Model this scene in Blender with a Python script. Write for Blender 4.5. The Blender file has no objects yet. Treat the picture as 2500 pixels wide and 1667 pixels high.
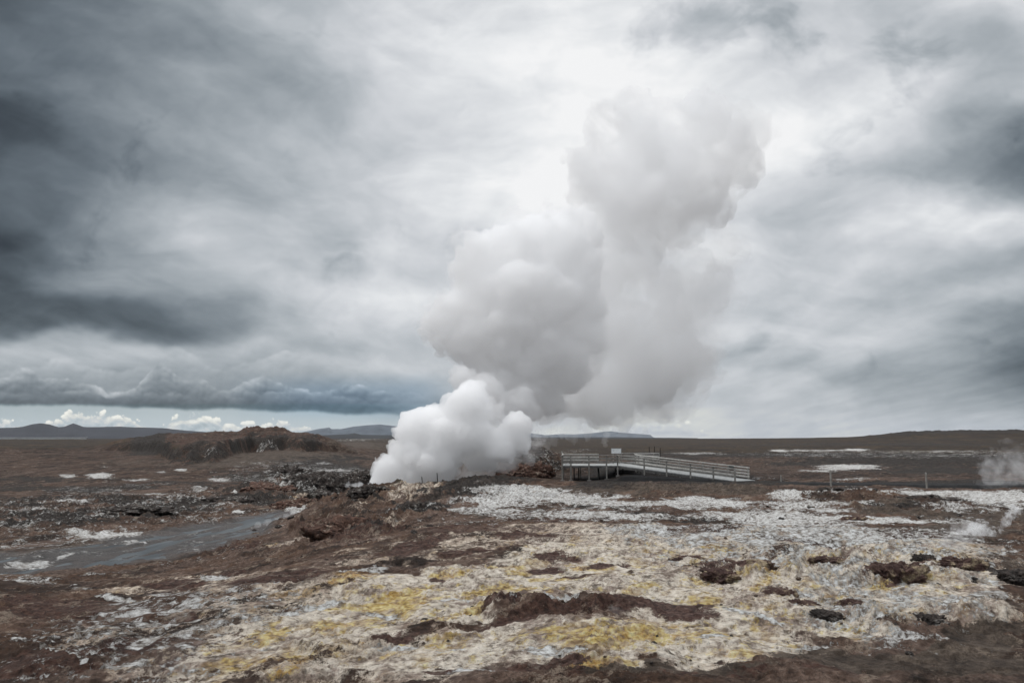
import bpy, math, random
import numpy as np
from mathutils import Vector

rnd = random.Random(7)
sc = bpy.context.scene
col = sc.collection

# ------------------------------------------------------------------ camera
EYE = 4.5
FPX = 2500 * 28.0 / 36.0            # focal length in photograph pixels
PITCH = math.atan(236.5 / FPX)
cam = bpy.data.cameras.new("camera")
cam.lens = 28.0
cam.sensor_width = 36.0
cam.clip_start = 0.1
cam.clip_end = 40000
camo = bpy.data.objects.new("camera", cam)
camo.location = (0, 0, EYE)
camo.rotation_euler = (math.pi / 2 + PITCH, 0, 0)
col.objects.link(camo)
sc.camera = camo

sc.view_settings.view_transform = 'Standard'
sc.view_settings.look = 'None'
sc.view_settings.exposure = 0.0
sc.view_settings.gamma = 1.0
sc.cycles.volume_bounces = 32
sc.cycles.max_bounces = 32
sc.cycles.diffuse_bounces = 3
sc.cycles.glossy_bounces = 3
sc.cycles.transparent_max_bounces = 64
sc.cycles.volume_max_steps = 256


def lin(v):
    v = v / 255.0
    return v / 12.92 if v <= 0.04045 else ((v + 0.055) / 1.055) ** 2.4


def pix_t(v):
    """photograph row -> tangent of elevation in the view's vertical plane"""
    return math.tan(PITCH + math.atan((833.5 - v) / FPX))


def pix_s(u, v):
    Y = (833.5 - v) / FPX
    return (u - 1250) / FPX / (math.cos(PITCH) - Y * math.sin(PITCH))


# ------------------------------------------------------------------ node helper
class Graph:
    def __init__(self, tree):
        self.t = tree
        tree.nodes.clear()

    def node(self, kind, **kw):
        n = self.t.nodes.new(kind)
        for k, v in kw.items():
            setattr(n, k, v)
        return n

    def link(self, a, b):
        self.t.links.new(a, b)

    def put(self, sock, v):
        if isinstance(v, S):
            self.link(v.s, sock)
        elif isinstance(v, bpy.types.NodeSocket):
            self.link(v, sock)
        else:
            sock.default_value = v + (1.0,) if isinstance(v, tuple) and len(v) == 3 and sock.type == 'RGBA' else v

    def m(self, op, *a, clamp=False):
        n = self.node('ShaderNodeMath', operation=op, use_clamp=clamp)
        for i, x in enumerate(a):
            self.put(n.inputs[i], x)
        return S(self, n.outputs[0])

    def xyz(self, x, y, z):
        n = self.node('ShaderNodeCombineXYZ')
        for i, v in enumerate((x, y, z)):
            self.put(n.inputs[i], v)
        return S(self, n.outputs[0])

    def sep(self, v):
        n = self.node('ShaderNodeSeparateXYZ')
        self.put(n.inputs[0], v)
        return [S(self, o) for o in n.outputs]

    def sm(self, x, a, b, lo=0.0, hi=1.0, kind='SMOOTHSTEP'):
        n = self.node('ShaderNodeMapRange', interpolation_type=kind)
        self.put(n.inputs['Value'], x)
        n.inputs['From Min'].default_value = a
        n.inputs['From Max'].default_value = b
        n.inputs['To Min'].default_value = lo
        n.inputs['To Max'].default_value = hi
        return S(self, n.outputs[0])

    def noise(self, vec, scale, detail=4, rough=0.5, dist=0.0, dims='3D'):
        n = self.node('ShaderNodeTexNoise', noise_dimensions=dims)
        self.put(n.inputs['Vector'], vec)
        n.inputs['Scale'].default_value = scale
        n.inputs['Detail'].default_value = detail
        n.inputs['Roughness'].default_value = rough
        n.inputs['Distortion'].default_value = dist
        return S(self, n.outputs[0])

    def voro(self, vec, scale, detail=0, rough=0.5, feature='F1', dims='3D', smooth=None):
        n = self.node('ShaderNodeTexVoronoi', feature=feature, voronoi_dimensions=dims)
        self.put(n.inputs['Vector'], vec)
        n.inputs['Scale'].default_value = scale
        n.inputs['Detail'].default_value = detail
        n.inputs['Roughness'].default_value = rough
        if smooth is not None:
            n.inputs['Smoothness'].default_value = smooth
        return S(self, n.outputs['Distance'])

    def ramp(self, x, stops, interp='LINEAR'):
        n = self.node('ShaderNodeValToRGB')
        cr = n.color_ramp
        cr.interpolation = interp
        while len(cr.elements) < len(stops):
            cr.elements.new(0.5)
        for e, (p, c) in zip(cr.elements, stops):
            e.position = p
        for e, (p, c) in zip(cr.elements, stops):
            e.color = (c, c, c, 1) if isinstance(c, (int, float)) else tuple(c) + (1,)
        self.put(n.inputs[0], x)
        return S(self, n.outputs[0])

    def mixc(self, f, a, b):
        n = self.node('ShaderNodeMix', data_type='RGBA')
        self.put(n.inputs[0], f)
        for i, c in ((6, a), (7, b)):
            if isinstance(c, tuple):
                n.inputs[i].default_value = c + (1,) if len(c) == 3 else c
            else:
                self.put(n.inputs[i], c)
        return S(self, n.outputs[2])

    def mixmul(self, a, k):
        n = self.node('ShaderNodeMix', data_type='RGBA', blend_type='MULTIPLY')
        n.inputs[0].default_value = 1.0
        self.put(n.inputs[6], a)
        n.inputs[7].default_value = tuple(k) + (1,)
        return S(self, n.outputs[2])

    def mixf(self, f, a, b):
        n = self.node('ShaderNodeMix', data_type='FLOAT')
        self.put(n.inputs[0], f)
        self.put(n.inputs[2], a)
        self.put(n.inputs[3], b)
        return S(self, n.outputs[0])

    def attr(self, name):
        n = self.node('ShaderNodeAttribute')
        n.attribute_name = name
        return n


class S:
    def __init__(self, g, s):
        self.g, self.s = g, s

    def __add__(self, o): return self.g.m('ADD', self, o)
    __radd__ = __add__
    def __sub__(self, o): return self.g.m('SUBTRACT', self, o)
    def __rsub__(self, o): return self.g.m('SUBTRACT', o, self)
    def __mul__(self, o): return self.g.m('MULTIPLY', self, o)
    __rmul__ = __mul__
    def __truediv__(self, o): return self.g.m('DIVIDE', self, o)
    def __rtruediv__(self, o): return self.g.m('DIVIDE', o, self)


# ------------------------------------------------------------------ numeric noise
_rs = np.random.RandomState(11)
_perm = _rs.permutation(4096).astype(np.int64)
_ang = _rs.rand(4096) * 2 * np.pi
_gx, _gy = np.cos(_ang).astype(np.float32), np.sin(_ang).astype(np.float32)


def perlin(x, y, seed=0):
    xi = np.floor(x).astype(np.int64)
    yi = np.floor(y).astype(np.int64)
    xf = (x - xi).astype(np.float32)
    yf = (y - yi).astype(np.float32)
    u = xf * xf * xf * (xf * (xf * 6 - 15) + 10)
    v = yf * yf * yf * (yf * (yf * 6 - 15) + 10)

    def gr(ix, iy, fx, fy):
        h = _perm[(_perm[(ix + seed * 131) & 4095] + iy) & 4095]
        return _gx[h] * fx + _gy[h] * fy
    a = gr(xi, yi, xf, yf)
    b = gr(xi + 1, yi, xf - 1, yf)
    c = gr(xi, yi + 1, xf, yf - 1)
    d = gr(xi + 1, yi + 1, xf - 1, yf - 1)
    return ((a * (1 - u) + b * u) * (1 - v) + (c * (1 - u) + d * u) * v) * 1.5


def fbm(x, y, octv=5, gain=0.5, seed=0, ridged=False, billow=False):
    s = np.zeros(np.shape(x), np.float32)
    a, f, tot = 1.0, 1.0, 0.0
    for o in range(octv):
        n = perlin(x * f + o * 17.3, y * f - o * 9.1, seed + o)
        if ridged:
            n = 1 - 2 * np.abs(n)
        if billow:
            n = 2 * np.abs(n) - 0.5
        s += a * n
        tot += a
        a *= gain
        f *= 2.03
    return s / tot


def sst(x, a, b):
    t = np.clip((x - a) / (b - a), 0, 1)
    return t * t * (3 - 2 * t)


def gau(x, y, cx, cy, rx, ry):
    return np.exp(-(((x - cx) / rx) ** 2 + ((y - cy) / ry) ** 2))


# ------------------------------------------------------------------ sky
SUN_EL, SUN_AZ = math.radians(52), math.radians(-75)
SW, SH = 2400, 1125
S_LO, S_HI, T_LO, T_HI = -0.80, 0.80, -0.03, 0.72


def lerp(a, b, f):
    return a * (1 - f) + b * f


def cloud_field():
    """brightness and colour of the overcast as seen over the plain, in direction coordinates
    s = x/y and t = z/y (y ahead), both in world axes"""
    s, t = np.meshgrid(np.linspace(S_LO, S_HI, SW), np.linspace(T_LO, T_HI, SH))
    S_ = s * FPX                      # 1 unit = 1/1944 rad near the horizon
    T_ = t * FPX
    ROWS = [
        (-260, [120, 150, 175, 190, 200, 210, 215, 215, 212, 208, 205, 200, 200, 200]),
        (0,    [88, 122, 150, 180, 202, 216, 222, 226, 212, 206, 206, 184, 210, 205]),
        (110,  [98, 118, 128, 166, 206, 216, 228, 232, 226, 205, 206, 192, 168, 205]),
        (230,  [80, 132, 156, 160, 184, 216, 232, 238, 238, 226, 214, 200, 186, 200]),
        (340,  [72, 122, 152, 170, 188, 212, 230, 234, 234, 230, 222, 206, 146, 100]),
        (430,  [88, 124, 158, 180, 194, 214, 230, 236, 234, 226, 206, 176, 136, 112]),
        (540,  [84, 134, 172, 192, 196, 216, 240, 240, 226, 214, 194, 212, 226, 200]),
        (640,  [74, 132, 168, 188, 188, 212, 226, 226, 222, 214, 206, 200, 180, 150]),
        (720,  [74, 134, 164, 178, 192, 218, 224, 222, 218, 212, 200, 204, 192, 175]),
        (785,  [84, 92, 112, 158, 192, 208, 216, 214, 208, 214, 208, 194, 152, 120]),
        (815,  [110, 92, 122, 160, 188, 204, 210, 206, 200, 214, 206, 196, 146, 112]),
        (845,  [182, 176, 176, 186, 180, 200, 206, 204, 200, 210, 212, 192, 136, 100]),
        (880,  [176, 190, 180, 172, 196, 204, 206, 202, 198, 186, 196, 176, 130, 100]),
        (920,  [150, 160, 150, 150, 170, 184, 190, 192, 196, 190, 180, 158, 126, 105]),
        (960,  [170, 172, 168, 150, 140, 156, 180, 186, 194, 198, 184, 166, 146, 130]),
        (990,  [172, 176, 176, 170, 150, 140, 170, 184, 200, 200, 188, 176, 164, 150]),
        (1010, [176, 182, 188, 190, 178, 160, 180, 192, 208, 204, 194, 186, 178, 170]),
        (1040, [176, 190, 196, 200, 206, 196, 196, 204, 212, 208, 200, 194, 188, 182]),
        (1075, [184, 190, 196, 204, 210, 206, 206, 208, 212, 206, 204, 200, 194, 188]),
    ]
    low = sst(t, 0.0, 0.2)
    w1 = fbm(s * 4.5, t * 6, 5, 0.5, seed=71)
    w2 = fbm(s * 4.5 + 9, t * 7, 5, 0.5, seed=76)
    st = s + w1 * lerp(0.02, 0.07, low)
    tt = t + w2 * lerp(0.006, 0.045, low)
    # interpolate the layout smoothly
    knots_t, prof = [], []
    sgrid = np.linspace(-0.85, 0.85, 1200)
    for v, vals in reversed(ROWS):
        ks = np.array([pix_s(i * 200, v) for i in range(14)])
        x_ = np.interp(sgrid, ks, np.arange(14))
        i0 = np.clip(np.floor(x_).astype(int), 0, 12)
        f = x_ - i0
        vv = np.array(vals, float)
        p0, p1, p2, p3 = vv[np.clip(i0 - 1, 0, 13)], vv[i0], vv[i0 + 1], vv[np.clip(i0 + 2, 0, 13)]
        prof.append(p1 + 0.5 * f * (p2 - p0 + f * (2 * p0 - 5 * p1 + 4 * p2 - p3 + f * (3 * (p1 - p2) + p3 - p0))))
        knots_t.append(pix_t(v))
    prof = np.array(prof)
    knots_t = np.array(knots_t)
    y_ = np.interp(tt, knots_t, np.arange(len(ROWS)))
    j0 = np.clip(np.floor(y_).astype(int), 0, len(ROWS) - 2)
    fy = y_ - j0
    xi = np.clip((st + 0.85) / 1.7 * 1199, 0, 1199).astype(int)
    n_ = len(ROWS) - 1
    p0, p1, p2, p3 = prof[np.clip(j0 - 1, 0, n_), xi], prof[j0, xi], prof[j0 + 1, xi], prof[np.clip(j0 + 2, 0, n_), xi]
    L = p1 + 0.5 * fy * (p2 - p0 + fy * (2 * p0 - 5 * p1 + 4 * p2 - p3 + fy * (3 * (p1 - p2) + p3 - p0)))
    # streaks of the high deck, running away from the viewer and level near the horizon
    tl = np.maximum(t, 0) + 0.10
    dk = fbm(s / tl * 1.5 + w1 * 0.2, 0.36 / tl + w2 * 0.2, 7, 0.5, seed=81)
    dk2 = fbm(s / tl * 3.1 + w2 * .3, 1.1 / tl + w1 * 0.3, 6, 0.5, seed=86)
    L += dk * 22 * sst(t, 0.01, 0.12) + dk2 * 15
    # slanting wisps: down-right at left, down-left at right
    sl = np.where(s < 0, 0.42, -0.36) * sst(np.abs(s), 0.02, 0.3)
    a1 = s * 3.0
    a2 = (t + sl * s) * 13
    L += fbm(a1 + w1 * 0.25, a2 + w2 * 0.5, 7, 0.48, seed=91) * 24 * sst(t, 0.06, 0.3)
    soft = fbm(s * 8 + w1 * 0.5, t * 14 + w2 * 0.5, 8, 0.56, seed=96)
    L += soft * 24
    L += fbm(s * 5 + w1 * .3, t * 34 + w2 * 1.2 + s * 2, 6, 0.5, seed=151) * 15 * sst(t, 0.01, 0.05) * (1 - sst(t, 0.28, 0.42))
    # small torn clouds in the bright part at upper right
    pf = fbm(s * 7 + 2 + w2 * .4, t * 9 + w1 * .4 - s * 2, 7, 0.55, seed=101)
    reg = np.exp(-(((s - 0.30) / 0.14) ** 2 + ((t - 0.53) / 0.07) ** 2)) + 0.8 * np.exp(-(((s - 0.55) / 0.10) ** 2 + ((t - 0.50) / 0.06) ** 2))
    L -= 32 * sst(pf + reg * 0.45, 0.22, 0.75)

    # level cloud banks on the left, painted far to near, each with a billowed lit top and a flat dark base
    def bank(L, s_, t_, segs, base_v, top_v, lum_top, lum_base, seed, fade_r, kb=20.0, hgt=0.8, edge=0.0012, rel=48):
        bt, tp = pix_t(base_v), pix_t(top_v)
        bl = fbm(s_ * kb, t_ * kb * 1.5, 5, 0.5, seed=seed, billow=True)
        d_ = 0.0042
        blu = fbm((s_ - d_ * .6) * kb, (t_ + d_) * kb * 1.5, 5, 0.5, seed=seed, billow=True)
        env = np.interp(s_, [q[0] for q in segs], [q[1] for q in segs])
        topl = bt + (tp - bt) * env + fbm(s_ * 8, s_ * 0 + seed, 5, 0.55, seed=seed + 3) * (tp - bt) * hgt * np.minimum(env, 1)
        inside = topl - t_ + (bl - 0.1) * 0.014
        al = sst(inside, 0, edge * 2.5)
        wavy = bt + fbm(s_ * 11, s_ * 0 + 4.4, 6, 0.6, seed=seed + 5) * 0.006
        al = al * sst(t_, wavy - edge, wavy + edge * 2) * sst(env, 0.0, 0.15) * fade_r
        f = np.clip((t_ - bt) / np.maximum(topl - bt, 0.004), 0, 1)
        lum = lerp(lum_base, lum_top, f ** 1.5) + (bl - blu) * rel * (0.35 + 0.65 * f) + (bl - 0.1) * 12
        lum = lum + 9 * sst(inside, 0.010, 0.0) * sst(f, 0.3, 0.8)
        return lerp(L, lum, al)
    sk = lambda u: (u - 1250) / FPX
    gap = sst(pix_t(985) - t, -0.002, 0.003) * sst(-s, 0.06, 0.2)
    L = lerp(L, 184 + 14 * sst(pix_t(985) - t, 0, 0.03), gap * 0.8)
    GAP = gap.copy()
    one = np.ones_like(s)
    # bright cumulus row below the dark base
    L = bank(L, s, t, [(sk(-60), .5), (sk(20), .8), (sk(60), .55), (sk(200), 1.2), (sk(330), .8), (sk(385), .15), (sk(420), .8), (sk(500), .9), (sk(560), .5), (sk(700), .8), (sk(800), .3), (sk(900), 0)],
             1068, 1010, 226, 186, 111, one, 44, 0.55, 0.0007, 42)
    L = bank(L, s, t, [(sk(1420), 0), (sk(1480), .8), (sk(1600), 1.0), (sk(1680), .7), (sk(1760), 0)], 1066, 1026, 218, 196, 117, 0.7 * one, 50, 0.6, 0.0009, 30)
    cum = (L * 0 + 1) * (t < pix_t(985))
    fr = 1 - sst(s, sk(880), sk(1080))
    # dark layered banks
    L = bank(L, s, t, [(sk(-100), .6), (sk(100), .8), (sk(250), .6), (sk(420), 1.1), (sk(520), .7), (sk(700), 1.0), (sk(880), .8), (sk(1010), .6), (sk(1100), 0)], 975, 855, 200, 136, 121, 0.55 * fr, 11, 0.5, 0.003, 40)
    L = bank(L, s, t + 0.05 * (s + 0.6) * 0.3, [(sk(-100), .8), (sk(60), .9), (sk(200), .8), (sk(260), .25), (sk(330), .5), (sk(380), 1.25), (sk(470), .9), (sk(560), .5), (sk(650), .8), (sk(760), .45), (sk(850), .9), (sk(1000), .5), (sk(1100), 0)], 988, 900, 176, 96, 127, 0.85 * fr, 17, 0.5, 0.0018, 62)
    L = bank(L, s, t + 0.05 * (s + 0.6) * 0.45, [(sk(-100), .0), (sk(40), .7), (sk(180), .8), (sk(420), .7), (sk(600), .9), (sk(800), .9), (sk(1000), .5), (sk(1080), 0)], 992, 942, 136, 86, 133, 0.85 * fr, 16, 0.45, 0.002, 45)
    L = np.clip(L, 52, 246)
    # luminance to colour: dark cloud is bluer
    kx = [40, 60, 85, 110, 145, 180, 210, 232, 250]
    R_ = np.interp(L, kx, [37, 54, 77, 101, 137, 174, 207, 231, 250])
    G_ = np.interp(L, kx, [41, 60, 85, 110, 145, 180, 210, 233, 250])
    B_ = np.interp(L, kx, [46, 65, 91, 117, 151, 185, 214, 235, 250])
    blue = sst(s, sk(500), sk(800)) * (1 - sst(s, sk(1000), sk(1150))) * sst(t, pix_t(1040), pix_t(995)) * (1 - sst(t, pix_t(960), pix_t(900)))
    R_ -= 9 * blue
    B_ += 9 * blue
    warm = (t < pix_t(995)) * sst(L, 195, 225)
    B_ -= 9 * warm
    R_ += 1.0 * warm
    teal = GAP * (1 - sst(L, 196, 214)) * (t < pix_t(985))
    R_ -= 5 * teal
    G_ += 1 * teal
    out = np.stack([R_, G_, B_], -1) / 255.0
    out = np.where(out <= 0.04045, out / 12.92, ((out + 0.055) / 1.055) ** 2.4)
    return out


def build_world():
    px = np.ones((SH, SW, 4), np.float32)
    px[..., :3] = cloud_field()
    img = bpy.data.images.new('cloud_layer', SW, SH, alpha=False, float_buffer=True)
    img.colorspace_settings.name = 'Non-Color'
    img.pixels.foreach_set(px.ravel())
    img.update()
    world = bpy.data.worlds.new("World")
    sc.world = world
    world.use_nodes = True
    g = Graph(world.node_tree)
    tc = g.node('ShaderNodeTexCoord')
    dx, dy, dz = g.sep(tc.outputs['Generated'])
    dyc = g.m('MAXIMUM', dy, 0.05)
    uvx = (dx / dyc - S_LO) / (S_HI - S_LO)
    uvy = (dz / dyc - T_LO) / (T_HI - T_LO)
    im = g.node('ShaderNodeTexImage', extension='EXTEND', interpolation='Cubic')
    im.image = img
    g.put(im.inputs['Vector'], g.xyz(uvx, uvy, 0.0))
    cl = S(g, im.outputs['Color'])
    n1 = g.noise(tc.outputs['Generated'], 2.2, 3, 0.5)
    rest = g.ramp(n1, [(0.35, (.34, .38, .43)), (0.65, (.60, .63, .67))])
    cl = g.mixc(g.sm(dy, 0.35, 0.62, 1.0, 0.0), cl, rest)
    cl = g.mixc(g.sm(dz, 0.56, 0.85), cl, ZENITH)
    cl = g.mixc(g.sm(dz, -0.06, -0.02, 1.0, 0.0), cl, (0.07, 0.06, 0.055))
    sky = g.node('ShaderNodeTexSky', sky_type='NISHITA')
    sky.sun_disc = False
    sky.sun_elevation = SUN_EL
    sky.sun_rotation = SUN_AZ
    bg1 = g.node('ShaderNodeBackground')
    bg1.inputs['Strength'].default_value = 0.10
    g.link(sky.outputs[0], bg1.inputs['Color'])
    bg2 = g.node('ShaderNodeBackground')
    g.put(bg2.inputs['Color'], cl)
    mx = g.node('ShaderNodeMixShader')
    g.put(mx.inputs[0], 0.97)
    g.link(bg1.outputs[0], mx.inputs[1])
    g.link(bg2.outputs[0], mx.inputs[2])
    wo = g.node('ShaderNodeOutputWorld')
    g.link(mx.outputs[0], wo.inputs['Surface'])
    world.cycles.sampling_method = 'MANUAL'
    world.cycles.sample_map_resolution = 1024


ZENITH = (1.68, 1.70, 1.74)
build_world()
sun = bpy.data.lights.new("sun", 'SUN')
sun.energy = 1.3
sun.angle = math.radians(12)
sun.color = (1.0, 0.985, 0.965)
suno = bpy.data.objects.new("sun", sun)
sd = Vector((math.sin(SUN_AZ) * math.cos(SUN_EL), math.cos(SUN_AZ) * math.cos(SUN_EL), math.sin(SUN_EL)))
suno.rotation_euler = (-sd).to_track_quat('-Z', 'Y').to_euler()
col.objects.link(suno)

# ------------------------------------------------------------------ broad terrain
def ridge_foot(q):
    return np.interp(q, [200, 340, 390, 430, 470, 500, 530, 560, 590, 620, 660, 700, 740, 790, 830],
                     [160, 150, 132, 114, 112, 116, 113, 122, 136, 150, 146, 150, 148, 158, 166])


def ridge_top(q):
    v = np.interp(q, [180, 280, 330, 370, 395, 415, 470, 540, 585, 598, 612, 640, 672, 700, 716, 745, 780, 800, 840, 960],
                  [1082, 1076, 1073, 1067, 1061, 1064, 1063, 1058, 1058, 1053, 1050, 1051, 1049, 1052, 1058, 1061, 1064, 1070, 1076, 1084])
    return EYE + (1070 - v) / FPX * 168


def H0(x, y):
    x = np.asarray(x, dtype=np.float64)
    y = np.asarray(y, dtype=np.float64)
    edge = 66 + 8 * sst(x, 15, 35)
    h = 0.8 * (1 - sst(y, edge, edge + 18))
    h = h - 1.45 * sst(-x, 2, 15) * sst(y, 14, 34) * (1 - sst(y, 75, 110))
    h = h + 0.55 * gau(x, y, 6, 27, 11, 6) + 0.35 * gau(x, y, -2, 20, 6, 6) + 0.25 * gau(x, y, 14, 24, 6, 5)
    h = h - 0.35 * gau(x, y, 12, 38, 14, 5)
    h = h + 0.9 * gau(x, y, -9.8, 64, 4.2, 3.0)          # hump in front of the vent
    h = h + 0.9 * gau(x, y, -10.5, 47, 3.6, 3.2)         # reddish rocky hump
    h = h + 1.5 * gau(x, y, -22, 82, 7, 5)               # lava rim left of the vent
    h = h - 1.6 * gau(x, y, -10.5, 73, 5.0, 4.0)         # vent pit
    h = h + 3.6 * gau(x, y, 1.0, 112, 9, 10) + 1.2 * gau(x, y, -3, 98, 7, 6)
    h = h + 1.9 * sst(y, 88, 140) * sst(-x, 22, 40) * (1 - sst(y, 190, 260))
    # eroded ridge on the left with a hollowed face towards the viewer
    q = 1250 + FPX * x / np.maximum(y, 1.0)
    foot, ztop = ridge_foot(q), ridge_top(q)
    f = np.clip((y - foot) / np.maximum(168 - foot, 1), 0, 1)
    shape = 0.55 * sst(f, 0.0, 0.22) + 0.45 * sst(f, 0.25, 1.0)
    shape = shape * (1 - sst(y, 172, 215)) * (y > 60) * sst(q, 180, 330) * (1 - sst(q, 790, 900))
    h = h + np.maximum(ztop - h, 0) * shape
    # far plain rises to the horizon, more to the right
    r = np.hypot(x, y)
    h = h + 3.6 * sst(r, 200, 1500)
    rt = sst(x / np.maximum(y, 1), 0.18, 0.62) * (y > 0)
    h = h + 4.5 * rt * sst(r, 260, 640)
    return h


def cray(u, v):
    X = (u - 1250) / FPX
    Y = (833.5 - v) / FPX
    c, s = math.cos(PITCH), math.sin(PITCH)
    return np.array([X, c - Y * s, s + Y * c])


def P(u, v):
    """where the view ray through a photograph pixel meets the broad terrain"""
    d = cray(u, v)
    d = d / d[1]
    ys = np.exp(np.linspace(math.log(9), math.log(3000), 1500))
    z = EYE + d[2] * ys
    hit = np.nonzero(z < H0(d[0] * ys, ys))[0]
    y = ys[hit[0]] if len(hit) else 3000.0
    return np.array([d[0] * y, y])


def at(u, v, y):
    d = cray(u, v)
    d = d / d[1]
    return np.array([d[0] * y, y, EYE + d[2] * y])


# ------------------------------------------------------------------ ground grid
th = np.concatenate([np.radians(np.arange(-180, -44, 2.0)), np.radians(np.linspace(-43, 43, 1180)),
                     np.radians(np.arange(45, 180, 2.0))])
r_list = [0.4]
while r_list[-1] < 9:
    r_list.append(r_list[-1] * 1.12)
r = 9.2
while r < 14000:
    r_list.append(r)
    if r < 400:
        dr = min(max(r * r / (3.8 * FPX) * 0.9, 0.018), r * 0.0042)
    elif r < 1500:
        dr = r * 0.010
    else:
        dr = r * 0.05
    r += dr
rr = np.array(r_list)
NT, NR = len(th), len(rr)
TH, RR = np.meshgrid(th, rr)
X = (RR * np.sin(TH)).ravel()
Y = (RR * np.cos(TH)).ravel()
Rr = RR.ravel()
base = H0(X, Y)

wx = fbm(X * 0.35, Y * 0.35, 4, seed=3)
wy = fbm(X * 0.35 + 50, Y * 0.35, 4, seed=4)
wfx = fbm(X * 1.7, Y * 1.7, 3, seed=5)
wfy = fbm(X * 1.7 + 50, Y * 1.7, 3, seed=6)


def ell(u, v, ru, rv, tilt=0.0, warp=1.0, soft=0.5):
    """soft ellipse lying on the ground, wobbling with noise; 1 inside, 0 outside"""
    c = P(u, v)
    a = (P(u + ru, v + tilt * ru) - P(u - ru, v - tilt * ru)) / 2
    b = c - P(u, v + rv)
    if v > 1120:
        b = (P(u, v - rv) - P(u, v + rv)) / 2
    det = a[0] * b[1] - a[1] * b[0]
    rad = max(np.hypot(*a), np.hypot(*b)) * 2.2 + 2
    out = np.zeros(X.shape, np.float32)
    m = (np.abs(X - c[0]) < rad) & (np.abs(Y - c[1]) < rad)
    if not m.any() or abs(det) < 1e-6:
        return out
    k = warp * min(np.hypot(*a), np.hypot(*b), 0.12 * c[1]) * 0.55
    px = X[m] - c[0] + k * (wx[m] * 1.2 + wfx[m] * 0.5)
    py = Y[m] - c[1] + k * (wy[m] * 1.2 + wfy[m] * 0.5) * 1.3
    qa = (px * b[1] - py * b[0]) / det
    qb = (a[0] * py - a[1] * px) / det
    out[m] = 1 - sst(np.hypot(qa, qb), 1 - soft, 1 + soft)
    return out


def layer(items, **kw):
    o = np.zeros(X.shape, np.float32)
    for it in items:
        val = it[0]
        o = np.maximum(o, val * ell(*it[1:], **kw))
    return o


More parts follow.
